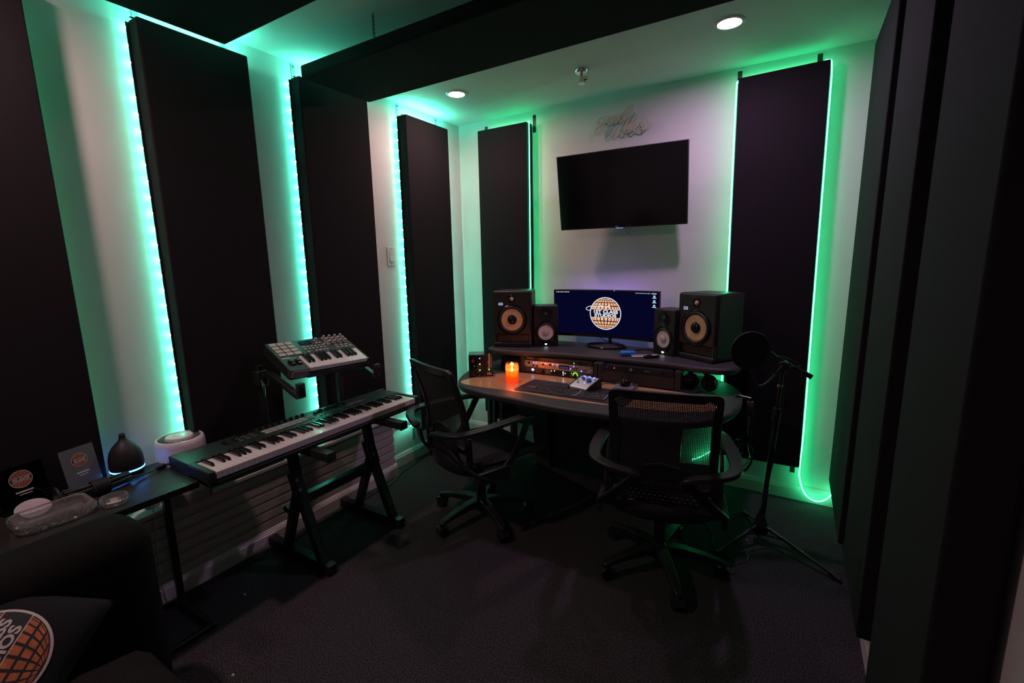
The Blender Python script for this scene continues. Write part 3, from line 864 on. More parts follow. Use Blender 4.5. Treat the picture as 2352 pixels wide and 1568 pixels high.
def small_speaker(label, loc, yaw):
    t = thing('small_studio_monitor', label, 'loudspeaker', loc, yaw, 'small studio monitors with white cones')
    W, HH, D = 0.17, 0.283, 0.145
    obj('cabinet', MB().b2(-W / 2, W / 2, 0.0, D, 0, HH), BLK, t, bevel=0.007, seg=3)
    cz = 0.098
    ring(t, 'woofer_rim', [(0.080, 0.0), (0.079, 0.003), (0.072, 0.005), (0.068, 0.003)], BLKG, 0, cz)
    ring(t, 'woofer_surround', [(0.068, 0.003), (0.063, 0.008), (0.056, 0.008), (0.052, 0.002)], RUBB, 0, cz)
    ring(t, 'woofer_cone', [(0.0525, 0.002), (0.036, 0.0012), (0.022, 0.0008), (0.0, 0.0008)], PAPER, 0, cz)
    ring(t, 'dust_cap', [(0.0245, 0.0012), (0.022, 0.006), (0.014, 0.010), (0.0, 0.0115)], mat('cap_grey', (0.48, 0.45, 0.44), 0.5) if 'cap_grey' not in MATS else MATS['cap_grey'], 0, cz)
    ring(t, 'waveguide', [(0.047, 0.0005), (0.046, 0.003), (0.034, 0.0018), (0.018, 0.0008)], BLKG, 0, 0.222)
    ring(t, 'tweeter_dome', [(0.015, 0.001), (0.012, 0.005), (0.006, 0.0075), (0.0, 0.008)], RUBB, 0, 0.222)
    obj('lit_emblem', MB().cyl((0, 0.0, 0), (0, -0.002, 0), 0.0075, n=16), emat('emblem_lit', (0.80, 0.82, 1.0), 14.0) if 'emblem_lit' not in MATS else MATS['emblem_lit'], t, (0, 0, 0.018))
    return t
small_speaker('small black studio monitor with white cone, left of the screen', (0.948, -0.335, ST), 0.49)
small_speaker('small black studio monitor with white cone, right of the screen', (1.729, -0.272, ST), -0.539)

# ------------------------------------------------------------------ curved computer monitor
t = thing('computer_monitor', 'curved ultrawide computer monitor on the desk shelf showing a globe emblem', 'monitor', (1.294, -0.105, ST), -0.019)
MWd, MH, MZ, RC = 0.755, 0.333, 1.104 - ST, 1.8
def bend(v): return Vector((v.x, v.y - v.x * v.x / (2 * RC), v.z))
def slab(x0, x1, y0, y1, z0, z1, n=20):
    mb = MB()
    for k in range(n):
        a, b = x0 + (x1 - x0) * k / n, x0 + (x1 - x0) * (k + 1) / n
        mb.b2(a, b, y0, y1, z0, z1)
    k = MB()
    q = [(x0 + (x1 - x0) * i / n) for i in range(n + 1)]
    vs, fs = [], []
    for x in q:
        vs += [(x, y0, z0), (x, y1, z0), (x, y1, z1), (x, y0, z1)]
    for i in range(n):
        for j in range(4):
            l = (j + 1) % 4
            fs.append((4 * i + j, 4 * i + l, 4 * i + 4 + l, 4 * i + 4 + j))
    fs += [(3, 2, 1, 0), tuple(4 * n + j for j in range(4))]
    k.add(vs, fs)
    return k.map(bend)
hs = obj('housing', slab(-MWd / 2, MWd / 2, 0.0, 0.028, -MH / 2, MH / 2), BLK, t, (0, 0, MZ), (0.03, 0, 0))
scr = obj('screen', slab(-MWd / 2 + 0.008, MWd / 2 - 0.008, -0.0016, 0.001, -MH / 2 + 0.022, MH / 2 - 0.008), L_SCR, hs)
obj('bottom_bezel', slab(-MWd / 2 + 0.002, MWd / 2 - 0.002, -0.003, 0.0, -MH / 2 + 0.001, -MH / 2 + 0.021), BLKG, hs)
icons = MB(); fold = MB(); KX = MWd / 0.725
def dash(mb, x0, x1, z0, z1):
    mb.add([(x0 * KX, -0.0024, z0), (x1 * KX, -0.0024, z0), (x1 * KX, -0.0024, z1), (x0 * KX, -0.0024, z1)], [(0, 1, 2, 3)])
zt = MH / 2 - 0.0155
for x0, x1 in ((-0.345, -0.341), (-0.336, -0.326), (-0.321, -0.315), (-0.311, -0.304), (-0.300, -0.292), (-0.288, -0.284), (-0.280, -0.267), (-0.263, -0.254)):
    dash(icons, x0, x1, zt - 0.0022, zt + 0.0022)
for k in range(10):
    dash(icons, 0.205 + k * 0.0102, 0.2095 + k * 0.0102, zt - 0.0022, zt + 0.0022)
dash(icons, 0.310, 0.342, zt - 0.0018, zt + 0.0022)
for k in range(3):
    z = zt - 0.016 - k * 0.030
    dash(fold, 0.322, 0.335, z - 0.006, z + 0.005)
    dash(icons, 0.316, 0.341, z - 0.0135, z - 0.0095)
obj('menu_icons', icons.map(bend), L_SCRW, hs)['kind'] = 'stuff'
obj('folder_icons', fold.map(bend), L_SCRC, hs)['kind'] = 'stuff'
obj('camera_light', MB().b2(0.060, 0.064, -0.0024, -0.001, MH / 2 - 0.005, MH / 2 - 0.002).map(bend), L_GREEN, hs)
globe(hs, 0.1135, L_SCRO, L_SCRW, L_SCRB, (0, -0.0018, 0.004), warp=lambda v: bend(Vector(v)))
obj('back_light', MB().b2(-0.26, 0.26, 0.030, 0.033, 0.02, 0.028), emat('back_light', (0.28, 0.16, 1.0), 55.0), hs)
obj('stand_neck', MB().b2(0.012, 0.032, 0.03, 0.048, 0.010, MZ), BLKG, t, bevel=0.003)
obj('base_ring', MB().torus((0.035, -0.075, 0.009), 0.118, 0.007, n=48, m=8, sx=1.15, sy=0.82), BLKG, t)
obj('inner_base', MB().sweep(spline([(-0.07, -0.005, 0.007), (0.022, 0.030, 0.010), (0.13, -0.005, 0.007)], 5), 0.03, 0.008), BLKG, t)
obj('cable', MB().tube(spline([(-0.10, 0.03, MZ - 0.14), (-0.07, 0.05, 0.05), (-0.02, 0.06, 0.02), (0.08, 0.07, 0.006)], 6), 0.0035, 7).tube(spline([(-0.06, 0.04, MZ - 0.14), (-0.055, 0.05, 0.04), (-0.09, 0.06, 0.02), (-0.02, 0.09, 0.006)], 6), 0.0015, 6), BLK, t)
t = thing('power_cable', 'black cable lying across the shelf behind the remotes', 'cable', (1.55, -0.20, ST))
obj('sheath', MB().tube(spline([(-0.02, -0.05, 0.004), (0.02, 0.01, 0.004), (0.08, 0.03, 0.004), (0.15, 0.02, 0.004), (0.20, 0.0, 0.004), (0.235, 0.01, 0.004)], 6), 0.0035, 7), BLK, t)

# ------------------------------------------------------------------ things on the shelf
t = thing('power_bank', 'blue rubbery power bank on the shelf edge below the screen', 'power bank', (1.548, -0.395, ST), 0.62)
obj('body', MB().b2(-0.048, 0.048, -0.020, 0.020, 0.0, 0.030), BLUE, t, bevel=0.011, seg=4)
obj('port', MB().b2(0.0475, 0.0486, -0.008, 0.008, 0.011, 0.018), BLK, t)
t = thing('remote_control', 'slim white remote control with rows of coloured buttons', 'remote control', (1.622, -0.388, ST), 0.55)
obj('body', MB().b2(-0.052, 0.052, -0.028, 0.028, 0, 0.007), WHITE, t, bevel=0.003)
cols = [mat('btn_red', (0.6, 0.05, 0.04), 0.5), mat('btn_green', (0.05, 0.4, 0.1), 0.5), mat('btn_blue', (0.05, 0.1, 0.5), 0.5), GREYP]
bme = [MB().box((0, 0, 0), (0.0075, 0.0075, 0.002)).mesh('button') for _ in cols]
for i in range(7):
    for j in range(4):
        obj('button', bme[(i * 3 + j) % 4], cols[(i * 3 + j) % 4], t, (-0.043 + i * 0.0143, -0.0195 + j * 0.013, 0.0075))
t = thing('remote_control', 'black remote control with pale key strip near the small right speaker', 'remote control', (1.692, -0.398, ST), 0.75)
obj('body', MB().b2(-0.045, 0.045, -0.018, 0.018, 0, 0.016), BLKG, t, bevel=0.006, seg=3)
obj('key_strip', MB().b2(0.005, 0.035, -0.013, 0.013, 0.016, 0.0172), WHITE, t)

# ------------------------------------------------------------------ things on the desk
t = thing('preamp_module_box', 'black cube preamp box with coloured lights at the left desk end', 'electronics', (0.700, -0.775, DT + 0.0012), 0.60)
obj('case', MB().b2(-0.076, 0.076, 0.003, 0.115, 0.0, 0.145), BLKG, t, bevel=0.002)
obj('face', MB().b2(-0.077, 0.077, 0.0, 0.003, 0.001, 0.144), BLK, t, bevel=0.0008)
obj('module_plate', MB().b2(-0.070, -0.004, -0.0012, 0, 0.006, 0.139), BLKG, t)
me = text_mesh('Workhorse', 0.024, off=0.0005, sx=1.0)
me.transform(Matrix.Rotation(PI / 2, 4, 'Z'))
obj('lettering', me, PRTW, t, (0.054, -0.0006, 0.094), (PI / 2, 0, 0))
obj('underline', MB().b2(0.0675, 0.0690, -0.0008, 0, 0.055, 0.135), PRTW, t)
obj('maker_badge', MB().b2(0.040, 0.068, -0.0012, 0, 0.010, 0.026), PRTW, t)
text('radial', 0.010, PRTD, t, (0.054, -0.0020, 0.018), name='badge_lettering')
for z, m in ((0.121, L_BLUE), (0.083, L_AMBER), (0.044, L_GREEN)):
    lamp(t, -0.006, z, 0.0042, m, y=-0.0012)
lamp(t, 0.054, 0.046, 0.0034, L_GREEN)
KR = mat('knob_red', (0.28, 0.02, 0.02), 0.4)
for x, z, r, m in ((-0.050, 0.104, 0.010, KR), (-0.020, 0.104, 0.006, BLKM), (-0.042, 0.072, 0.006, GREYP), (-0.020, 0.072, 0.005, GREYP), (-0.006, 0.064, 0.005, GREYP), (-0.048, 0.045, 0.007, BLKG), (-0.018, 0.054, 0.005, GREYP), (-0.016, 0.034, 0.006, KR)):
    knob(t, x, z, r, 0.010, m, y=-0.001)
for x in (-0.046, -0.010, 0.026):
    obj('screw', MB().cyl((x, 0, 0.009), (x, -0.002, 0.009), 0.003, n=10), SILV, t)

t = thing('candle', 'lit orange candle in a glass jar on the desk', 'candle', (0.940, -0.780, DT + 0.0012))
obj('jar', MB().lathe([(0.0, 0.001), (0.036, 0.0), (0.041, 0.004), (0.042, 0.012), (0.042, 0.098), (0.040, 0.104), (0.037, 0.108), (0.037, 0.116), (0.0345, 0.116), (0.0345, 0.106), (0.038, 0.098), (0.039, 0.014)], 40, cap=False), JAR, t)
obj('wax', MB().lathe([(0.0, 0.004), (0.036, 0.004), (0.0385, 0.010), (0.0385, 0.066), (0.0365, 0.071), (0.0345, 0.066), (0.033, 0.040), (0.026, 0.030), (0.0, 0.028)], 36, cap=False), WAX, t)
obj('wick', MB().cyl((0, 0, 0.028), (0.001, 0, 0.060), 0.0012, n=6), BLK, t)
obj('flame', MB().lathe([(0.0, 0.058), (0.0045, 0.064), (0.0062, 0.072), (0.0048, 0.084), (0.0022, 0.094), (0.0, 0.100)], 16, cap=False), FLAME, t)
ld = bpy.data.lights.new('candle_light', 'POINT')
ld.energy = 2.6
ld.color = (1.0, 0.40, 0.12)
ld.shadow_soft_size = 0.012
lo = bpy.data.objects.new('candle_light', ld)
COL.objects.link(lo)
lo.parent = t
lo.location = (0, 0, 0.078)

t = thing('desk_mat', 'thin black desk mat with a painted pink glow under the keyboard', 'desk mat', (1.378, -0.815, DT + 0.0012))
obj('sheet', MB().prism(rrect(0.665, 0.262, 0.018), 0, 0.004), mat('mat_black', (0.016, 0.013, 0.020), 0.5), t, bevel=0.001)
PINK = mat('glow_pink', (0.55, 0.05, 0.16), 0.7, noise=0.6, nscale=60)  # pink glow on the mat, painted in as a coloured streak
st = MB()
for k in range(9):
    x0, x1 = -0.30 + k * 0.018, -0.30 + (k + 1) * 0.018
    w0, w1 = 0.011 * math.exp(-((k - 4) / 3.0) ** 2) + 0.0015, 0.011 * math.exp(-((k - 3) / 3.0) ** 2) + 0.0015
    st.add([(x0, -0.03 - w0, 0.0043), (x1, -0.03 - w1, 0.0043), (x1, -0.03 + w1, 0.0043), (x0, -0.03 + w0, 0.0043)], [(0, 1, 2, 3)])
obj('pink_glow', st, PINK, t)

KB0 = DT + 0.0052
t = thing('computer_keyboard', 'full size black computer keyboard on the desk mat', 'keyboard', (1.367, -0.868, KB0), 0.05)
obj('tray', MB().prism(rrect(0.435, 0.118, 0.008), 0, 0.008), GREYP, t, bevel=0.001)
keys = MB()
for r in range(6):
    x = -0.212
    y = 0.047 - r * 0.0188
    hgt = 0.011 if r == 0 else 0.0158
    row = [1] * 14 if r < 5 else [1.2, 1.2, 1.2, 5.2, 1.2, 1.2, 1, 1]
    for wd in row:
        w = 0.0186 * wd
        keys.b2(x + 0.0012, x + w - 0.0012, y - hgt / 2, y + hgt / 2, 0.008, 0.0112)
        x += w
    for bx, nb in ((0.062, 3), (0.125, 4)):
        for k in range(nb):
            keys.b2(bx + k * 0.0208 + 0.001, bx + (k + 1) * 0.0208 - 0.001, y - hgt / 2, y + hgt / 2, 0.008, 0.0112)
o = obj('keys', keys, BLK, t)
o['kind'] = 'stuff'
leg = MB()
for r in range(5):
    for k in range(22):
        if random.random() < 0.75:
            leg.b2(-0.207 + k * 0.0188, -0.203 + k * 0.0188, 0.026 - r * 0.0188, 0.031 - r * 0.0188, 0.0112, 0.0114)
o = obj('key_legends', leg, PRTW, t)
o['kind'] = 'stuff'

t = thing('monitor_controller', 'silver desktop controller box with blue lights and blue knobs', 'controller', (1.408, -0.742, KB0), -0.22)
obj('side_cheek', MB().prism([(-0.070, 0.0), (0.070, 0.0), (0.070, 0.052), (0.058, 0.060), (-0.058, 0.030), (-0.072, 0.022)], -0.068, -0.060, ax='x'), BLK, t)
obj('side_cheek', MB().prism([(-0.070, 0.0), (0.070, 0.0), (0.070, 0.052), (0.058, 0.060), (-0.058, 0.030), (-0.072, 0.022)], 0.060, 0.068, ax='x'), BLK, t)
obj('body', MB().prism([(-0.066, 0.003), (0.066, 0.003), (0.066, 0.051), (0.056, 0.057), (-0.056, 0.0275), (-0.069, 0.020)], -0.060, 0.060, ax='x'), mat('silver_shell', (0.62, 0.62, 0.66), 0.4, metal=0.3), t)
def on_slope(x, y): return (x, y, 0.0275 + (y + 0.056) * (0.0295 / 0.112) + 0.0006)
SL = math.atan2(0.0295, 0.112)
for x, y in ((-0.035, 0.048), (0.0, 0.048), (0.032, 0.048)):
    obj('blue_light', MB().cyl((0, 0, 0), (0, 0, 0.005), 0.0058, n=12), L_BLUE, t, on_slope(x, y), (SL, 0, 0))
obj('blue_light', MB().cyl((0, 0, 0), (0, 0, 0.003), 0.0035, n=10), L_BLUE, t, on_slope(0.008, -0.018), (SL, 0, 0))
KBL = mat('knob_blue', (0.06, 0.22, 0.45), 0.35)
for x, y, r, h in ((-0.018, 0.016, 0.008, 0.018), (0.026, 0.004, 0.015, 0.020), (-0.040, 0.028, 0.004, 0.008), (0.010, 0.030, 0.004, 0.008), (0.046, 0.034, 0.004, 0.008)):
    obj('knob', MB().lathe([(r, 0), (r * 0.92, h * 0.85), (r * 0.8, h)], 18), KBL, t, on_slope(x, y), (SL, 0, 0))
for x, y in ((-0.046, -0.004), (-0.034, -0.026), (-0.028, -0.022)):
    obj('push_button', MB().cyl((0, 0, 0), (0, 0, 0.003), 0.004, n=10), GREYP, t, on_slope(x, y), (SL, 0, 0))
obj('foot', MB().b2(-0.06, 0.06, -0.06, 0.05, 0.0, 0.003), BLK, t)

t = thing('trackball', 'grey trackball pad with a large black ball, behind the right chair', 'trackball', (1.607, -0.632, DT + 0.0012), -0.05)
obj('case', MB().prism([(-0.058, 0.0), (0.058, 0.0), (0.058, 0.024), (0.03, 0.026), (-0.045, 0.012), (-0.060, 0.007)], -0.056, 0.056, ax='x'), GREYP, t, bevel=0.003)
obj('ball', MB().lathe([(0.030 * math.cos(a), 0.030 + 0.030 * math.sin(a)) for a in [math.radians(d) for d in range(-50, 91, 10)]], 28, cap=False), BLKG, t, (0.0, 0.008, 0.0))
obj('button', MB().b2(-0.054, -0.034, 0.012, 0.05, 0.018, 0.027).b2(0.034, 0.054, 0.012, 0.05, 0.018, 0.027), BLK, t, bevel=0.002)
obj('cable', MB().tube(spline([(-0.05, 0.05, 0.006), (-0.10, 0.06, 0.003), (-0.14, 0.045, 0.003), (-0.15, 0.02, 0.003)], 5), 0.002, 6), BLK, t)

def headphones_flat():
    t = thing('headphones', 'black headphones lying on the desk under the shelf end', 'headphones', (1.985, -0.445, DT + 0.001), 0.25)
    obj('ear_cup', MB().lathe([(0.0, 0.0), (0.044, 0.0), (0.048, 0.010), (0.046, 0.022), (0.030, 0.034), (0.0, 0.036)], 28, cap=False), BLKG, t, (0.035, -0.030, 0.046), (PI / 2 - 0.35, 0.2, 0.5))
    obj('ear_cup', MB().lathe([(0.0, 0.0), (0.044, 0.0), (0.048, 0.010), (0.046, 0.022), (0.030, 0.034), (0.0, 0.036)], 28, cap=False), BLKG, t, (-0.055, 0.028, 0.046), (PI / 2 + 0.25, -0.2, 0.2))
    arc = [(0.05 * math.cos(a) - 0.01, 0.085 * math.sin(a) * 0.7 + 0.02, 0.055 + 0.05 * math.sin(a)) for a in [math.radians(d) for d in range(-10, 191, 12)]]
    obj('headband', MB().sweep(arc, 0.030, 0.008, up=(0, 1, 0.4)), BLK, t, bevel=0.002)
    hel = []
    for k in range(120):
        a = k * 0.65
        u = k / 119
        bx = -0.13 + 0.13 * u
        by = -0.055 - 0.035 * math.sin(u * PI * 0.9)
        hel.append((bx, by + 0.0065 * math.cos(a), 0.008 + 0.0065 * math.sin(a)))
    obj('coiled_cord', MB().tube(hel, 0.0018, 5), BLK, t)
    obj('cord', MB().tube(spline([(0.0, -0.09, 0.006), (0.03, -0.115, 0.003), (0.062, -0.10, 0.003), (0.068, -0.07, 0.003), (0.04, -0.055, 0.003), (0.0, -0.06, 0.004), (-0.03, -0.07, 0.004)], 6), 0.0016, 6), BLK, t)
headphones_flat()

# coiled cable hung on the desk's side panel
t = thing('coiled_cable', 'loose black cable coil hanging below the left desk end', 'cable', (0.575, -0.325, 0.42))
mb = MB()
for k in range(5):
    mb.torus((0.003 * math.sin(k * 2.1), -0.006 * k * 0.6, 0.005 * math.cos(k * 1.3)), 0.062 + 0.004 * (k % 3), 0.0038, ax='y', n=28, m=6)
mb.tube(spline([(0.06, -0.01, -0.03), (0.12, -0.01, -0.045), (0.20, -0.01, -0.03), (0.27, 0.0, 0.03)], 6), 0.003, 6)
obj('coils', mb, BLK, t)
for i, (x, y, lab) in enumerate(((0.47, -0.10, 'left'), (0.50, -0.12, 'right'))):
    t = thing('hanging_cable', 'thin white cable hanging under the left desk end, %s one of two' % lab, 'cable', (x, y, 0.0), group='white cables hanging behind the desk')
    obj('sheath', MB().tube(spline([(0, 0, 0.70), (0.015, 0.0, 0.52), (-0.012 + 0.01 * i, 0, 0.36), (0.02, -0.01, 0.18), (0.0, -0.02, 0.006)], 6), 0.0022, 6), WHITE, t)

# headphones hung from the desk edge
t = thing('headphone_hook', 'small metal headphone hook on the right desk edge', 'hook', (2.196, -0.50, DT))
obj('clamp', MB().box((-0.012, 0, 0.006), (0.03, 0.022, 0.010)), BLK, t, bevel=0.003)
obj('bar', MB().cyl((-0.005, 0, 0.008), (0.052, -0.012, 0.004), 0.006, n=12), CHROME, t)
t = thing('headphones', 'black headphones hanging from the hook on the right desk edge', 'headphones', (2.24, -0.51, 0.735))
hb = [(0.004, 0.020, -0.30), (0.004, 0.022, -0.18), (0.004, 0.018, -0.06), (0.004, 0.0, -0.008), (0.004, -0.016, -0.06), (0.004, -0.02, -0.18), (0.004, -0.016, -0.29)]
obj('headband', MB().sweep(spline(hb, 5), 0.032, 0.006, up=(0, 1, 0.2)), BLK, t, rot=(0, 0, 0.0), bevel=0.002)
me = text_mesh('audio-technica', 0.018, sx=1.0)
me.transform(Matrix.Rotation(PI / 2, 4, 'Z'))
obj('headband_lettering', me, PRTW, t, (0.004, -0.0240, -0.135), (PI / 2, 0, 0))
obj('headband_pad', MB().sweep([(0.004, -0.006, -0.055), (0.004, -0.009, -0.12), (0.004, -0.006, -0.19)], 0.034, 0.010, up=(0, 1, 0)), BLK, t, bevel=0.004)
for s, r in ((-1, 0.2), (1, -0.2)):
    c = obj('ear_cup', MB().lathe([(0.0, 0.0), (0.046, 0.0), (0.048, 0.012), (0.043, 0.024), (0.030, 0.028), (0.0, 0.030)], 26, cap=False), BLKG, t, (-0.015 + s * 0.018, s * 0.012, -0.275), (0.2, s * PI / 2 + r, 0.35))
    obj('yoke', MB().torus((0, 0, 0.006), 0.051, 0.0025, n=24, m=6), CHROME, c)
lp = [(2.196, -0.5, 0.473), (2.198, -0.5, 0.413), (2.209, -0.5, 0.355), (2.23, -0.5, 0.332), (2.249, -0.5, 0.344), (2.269, -0.5, 0.395), (2.268, -0.5, 0.488), (2.262, -0.5, 0.617), (2.25, -0.505, 0.70)]
obj('cord', MB().tube([Vector(p) - Vector((2.24, -0.51, 0.735)) for p in spline(lp, 6)], 0.006, 7), BLK, t)
lp = [(2.164, -0.5, 0.351), (2.175, -0.5, 0.333), (2.198, -0.5, 0.335), (2.226, -0.5, 0.352), (2.25, -0.5, 0.387), (2.256, -0.5, 0.46)]
obj('thin_cord', MB().tube([Vector(p) - Vector((2.24, -0.51, 0.735)) for p in spline(lp, 6)], 0.002, 6), BLK, t)

# ------------------------------------------------------------------ mesh-back office chairs
def yb(x, z):      # surface of the backrest, leaning back as it rises
    u = (z - 0.46) / 0.5
    return -0.215 - 0.10 * u + 0.03 * math.sin(u * PI) + 0.016 * (x / 0.22) ** 2
def make_chair(label, loc, facing, legs):
    t = thing('office_chair', label, 'chair', (loc[0], loc[1], 0), math.radians(facing - 90), 'mesh back office chairs')
    # five star base
    hub = obj('gas_lift', MB().lathe([(0.032, 0.055), (0.036, 0.07), (0.036, 0.115), (0.030, 0.125), (0.026, 0.13), (0.026, 0.26), (0.018, 0.262), (0.018, 0.40)], 20), CHAIRP, t)
    legm = MB().sweep([(0.015, 0, 0.098), (0.10, 0, 0.104), (0.20, 0, 0.094), (0.275, 0, 0.078), (0.30, 0, 0.072)], [0.055, 0.05, 0.042, 0.034, 0.028], [0.046, 0.040, 0.030, 0.022, 0.018], up=(0, 0, 1)).mesh('leg')
    forkm = MB().cyl((0.292, 0, 0.076), (0.292, 0, 0.045), 0.010, n=10)
    forkm.b2(0.268, 0.312, -0.006, 0.006, 0.030, 0.052)
    for s in (-1, 1):
        forkm.cyl((0.284, s * 0.007, 0.0265), (0.284, s * 0.024, 0.0265), 0.0262, n=22)
    forkm.sweep([(0.250, 0, 0.042), (0.262, 0, 0.056), (0.286, 0, 0.060), (0.308, 0, 0.052), (0.318, 0, 0.036)], 0.046, 0.004)
    forkm = forkm.mesh('caster')
    for a in legs:
        l = obj('leg', legm, CHAIRP, t, rot=(0, 0, math.radians(a - (facing - 90))), bevel=0.005)
        obj('caster', forkm, CHAIRP, l)
    # mechanism and seat
    obj('tilt_mechanism', MB().b2(-0.075, 0.075, -0.12, 0.10, 0.372, 0.405).b2(-0.05, 0.05, -0.05, 0.05, 0.355, 0.375), CHAIRP, t, bevel=0.008)
    obj('lever', MB().tube(spline([(0.06, 0.02, 0.385), (0.14, 0.03, 0.380), (0.19, 0.03, 0.362), (0.215, 0.03, 0.335)], 4), 0.0055, 8).b2(0.203, 0.229, 0.020, 0.040, 0.305, 0.340), CHAIRP, t)
    def seat_top(u, v):
        x, y = (u - 0.5) * 2, (v - 0.5) * 2
        e = (1 - min(1, abs(x)) ** 5) ** 0.5 * (1 - min(1, abs(y)) ** 5) ** 0.5
        wv = 0.245 - 0.02 * max(0, -y)
        return (x * wv, 0.025 + y * 0.265, 0.435 + 0.030 * e - 0.018 * max(0, y) ** 3 - 0.008 * (1 - x * x))
    def seat_bot(u, v):
        p = seat_top(u, v)
        x, y = (u - 0.5) * 2, (v - 0.5) * 2
        e = (1 - min(1, abs(x)) ** 5) ** 0.5 * (1 - min(1, abs(y)) ** 5) ** 0.5
        return (p[0], p[1], 0.435 - 0.030 * e - 0.018 * max(0, y) ** 3)
    obj('seat', MB().grid(seat_top, 26, 26).grid(seat_bot, 26, 26), CHAIRF, t)
    def shell(u, v):
        x, y = (u - 0.5) * 2, (v - 0.5) * 2
        return (x * 0.20, -0.03 + y * 0.20, 0.404 + 0.008 * (x * x + y * y))
    obj('seat_pan', MB().prism(rrect(0.42, 0.42, 0.08, 5, 0, -0.01), 0.400, 0.416), CHAIRP, t, bevel=0.006)
    # rear shell that carries the backrest
    def rear(u, v):
        x = (u - 0.5) * 2
        z = 0.375 + 0.085 * v
        return (x * 0.235, -0.245 + 0.10 * abs(x) ** 2.6 - 0.012 * math.sin(v * PI), z)
    o = obj('rear_shell', MB().grid(rear, 24, 6), CHAIRP, t)
    so = o.modifiers.new('thickness', 'SOLIDIFY'); so.thickness = 0.014
    # backrest frame
    zb, zt, xw = 0.50, 0.962, 0.218
    loop = []
    for x, z in rrect(2 * xw, zt - zb, 0.030, 5, 0, (zt + zb) / 2):
        loop.append((x, z))
    dense = []
    for i in range(len(loop)):
        a, b = loop[i], loop[(i + 1) % len(loop)]
        n = max(1, int(math.hypot(b[0] - a[0], b[1] - a[1]) / 0.04))
        for k in range(n):
            dense.append((a[0] + (b[0] - a[0]) * k / n, a[1] + (b[1] - a[1]) * k / n))
    fr = MB()
    vs, n = [], len(dense)
    for x, z in dense:
        c = Vector((0 - x, 0, 0.72 - z))
        wz = 0.040 if abs(x) < xw - 0.005 and z > 0.9 else 0.034
        d = Vector((-x / xw if abs(x) > xw - 0.031 else 0, 0, (-1 if z > 0.9 else 1) if (z > zt - 0.031 or z < zb + 0.031) else 0))
        d = d.normalized() * wz
        y = yb(x, z)
        y2 = yb(x + d.x, z + d.z)
        vs += [(x, y - 0.012, z), (x + d.x, y2 - 0.012, z + d.z), (x + d.x, y2 + 0.010, z + d.z), (x, y + 0.012, z)]
    fs = []
    for i in range(n):
        j = (i + 1) % n
        for k in range(4):
            l = (k + 1) % 4
            fs.append((4 * i + k, 4 * i + l, 4 * j + l, 4 * j + k))
    fr.add(vs, fs)
    obj('back_frame', fr, CHAIRP, t, bevel=0.004)
    net = MB()
    x0, x1, z0, z1 = -xw + 0.028, xw - 0.028, zb + 0.028, zt - 0.034
    pitch, wd = 0.0066, 0.0034
    x = x0
    zz = [z0 + (z1 - z0) * k / 8 for k in range(9)]
    while x < x1:
        vs = []
        for z in zz:
            vs += [(x, yb(x, z), z), (x + wd, yb(x + wd, z), z)]
        net.add(vs, [(2 * k, 2 * k + 1, 2 * k + 3, 2 * k + 2) for k in range(8)])
        x += pitch
    z = z0
    xx = [x0 + (x1 - x0) * k / 6 for k in range(7)]
    while z < z1:
        vs = []
        for x in xx:
            vs += [(x, yb(x, z) - 0.0006, z), (x, yb(x, z + wd) - 0.0006, z + wd)]
        net.add(vs, [(2 * k, 2 * k + 1, 2 * k + 3, 2 * k + 2) for k in range(6)])
        z += pitch
    o = obj('mesh_net', net.mesh('mesh_net', smooth=0), NET, t)
    o['kind'] = 'stuff'
    # perforated lower plate
    plate = MB()
    def hw(z): return 0.165 - 0.095 * (z - 0.455) / 0.165
    def py(z): return yb(0, z) - 0.020 + 0.03 * (0.62 - z)
    for r in range(9):
        za = 0.455 + r * 0.0185
        plate.add([(-hw(za), py(za), za), (hw(za), py(za), za), (hw(za + 0.0095), py(za + 0.0095), za + 0.0095), (-hw(za + 0.0095), py(za + 0.0095), za + 0.0095)], [(0, 1, 2, 3)])
        off = 0.011 if r % 2 else 0
        x = -0.20 + off
        zc, zd = za + 0.0095, za + 0.0185
        while x < 0.2:
            if abs(x) < hw(zd) - 0.006:
                plate.add([(x - 0.0065, py(zc), zc), (x + 0.0065, py(zc), zc), (x + 0.0065, py(zd), zd), (x - 0.0065, py(zd), zd)], [(0, 1, 2, 3)])
            x += 0.022
    plate.sweep([(-hw(0.455), py(0.455), 0.455), (-hw(0.62), py(0.62), 0.62), (0, py(0.63), 0.632), (hw(0.62), py(0.62), 0.62), (hw(0.455), py(0.455), 0.455)], 0.012, 0.012, up=(0, 1, 0))
    o = obj('lumbar_plate', plate.mesh('lumbar_plate', smooth=0), CHAIRP, t)
    so = o.modifiers.new('thickness', 'SOLIDIFY'); so.thickness = 0.004
    for s in (-1, 1):
        obj('arm_rest', MB().sweep(spline([(s * 0.245, 0.185, 0.640), (s * 0.262, 0.10, 0.652), (s * 0.280, -0.06, 0.654), (s * 0.284, -0.20, 0.650), (s * 0.262, -0.285, 0.645), (s * 0.20, -0.325, 0.638), (s * 0.115, -0.345, 0.628), (s * 0.085, -0.338, 0.612)], 4), [0.056] * 12 + [0.05] * 9 + [0.042] * 8, 0.020), CHAIRP, t, bevel=0.006)
        obj('arm_brace', MB().sweep(spline([(s * 0.085, -0.338, 0.612), (s * 0.120, -0.315, 0.575), (s * 0.19, -0.27, 0.49), (s * 0.245, -0.21, 0.42), (s * 0.262, -0.14, 0.375)], 4), 0.042, 0.016, up=(0, 1, 0.4)), CHAIRP, t, bevel=0.004)
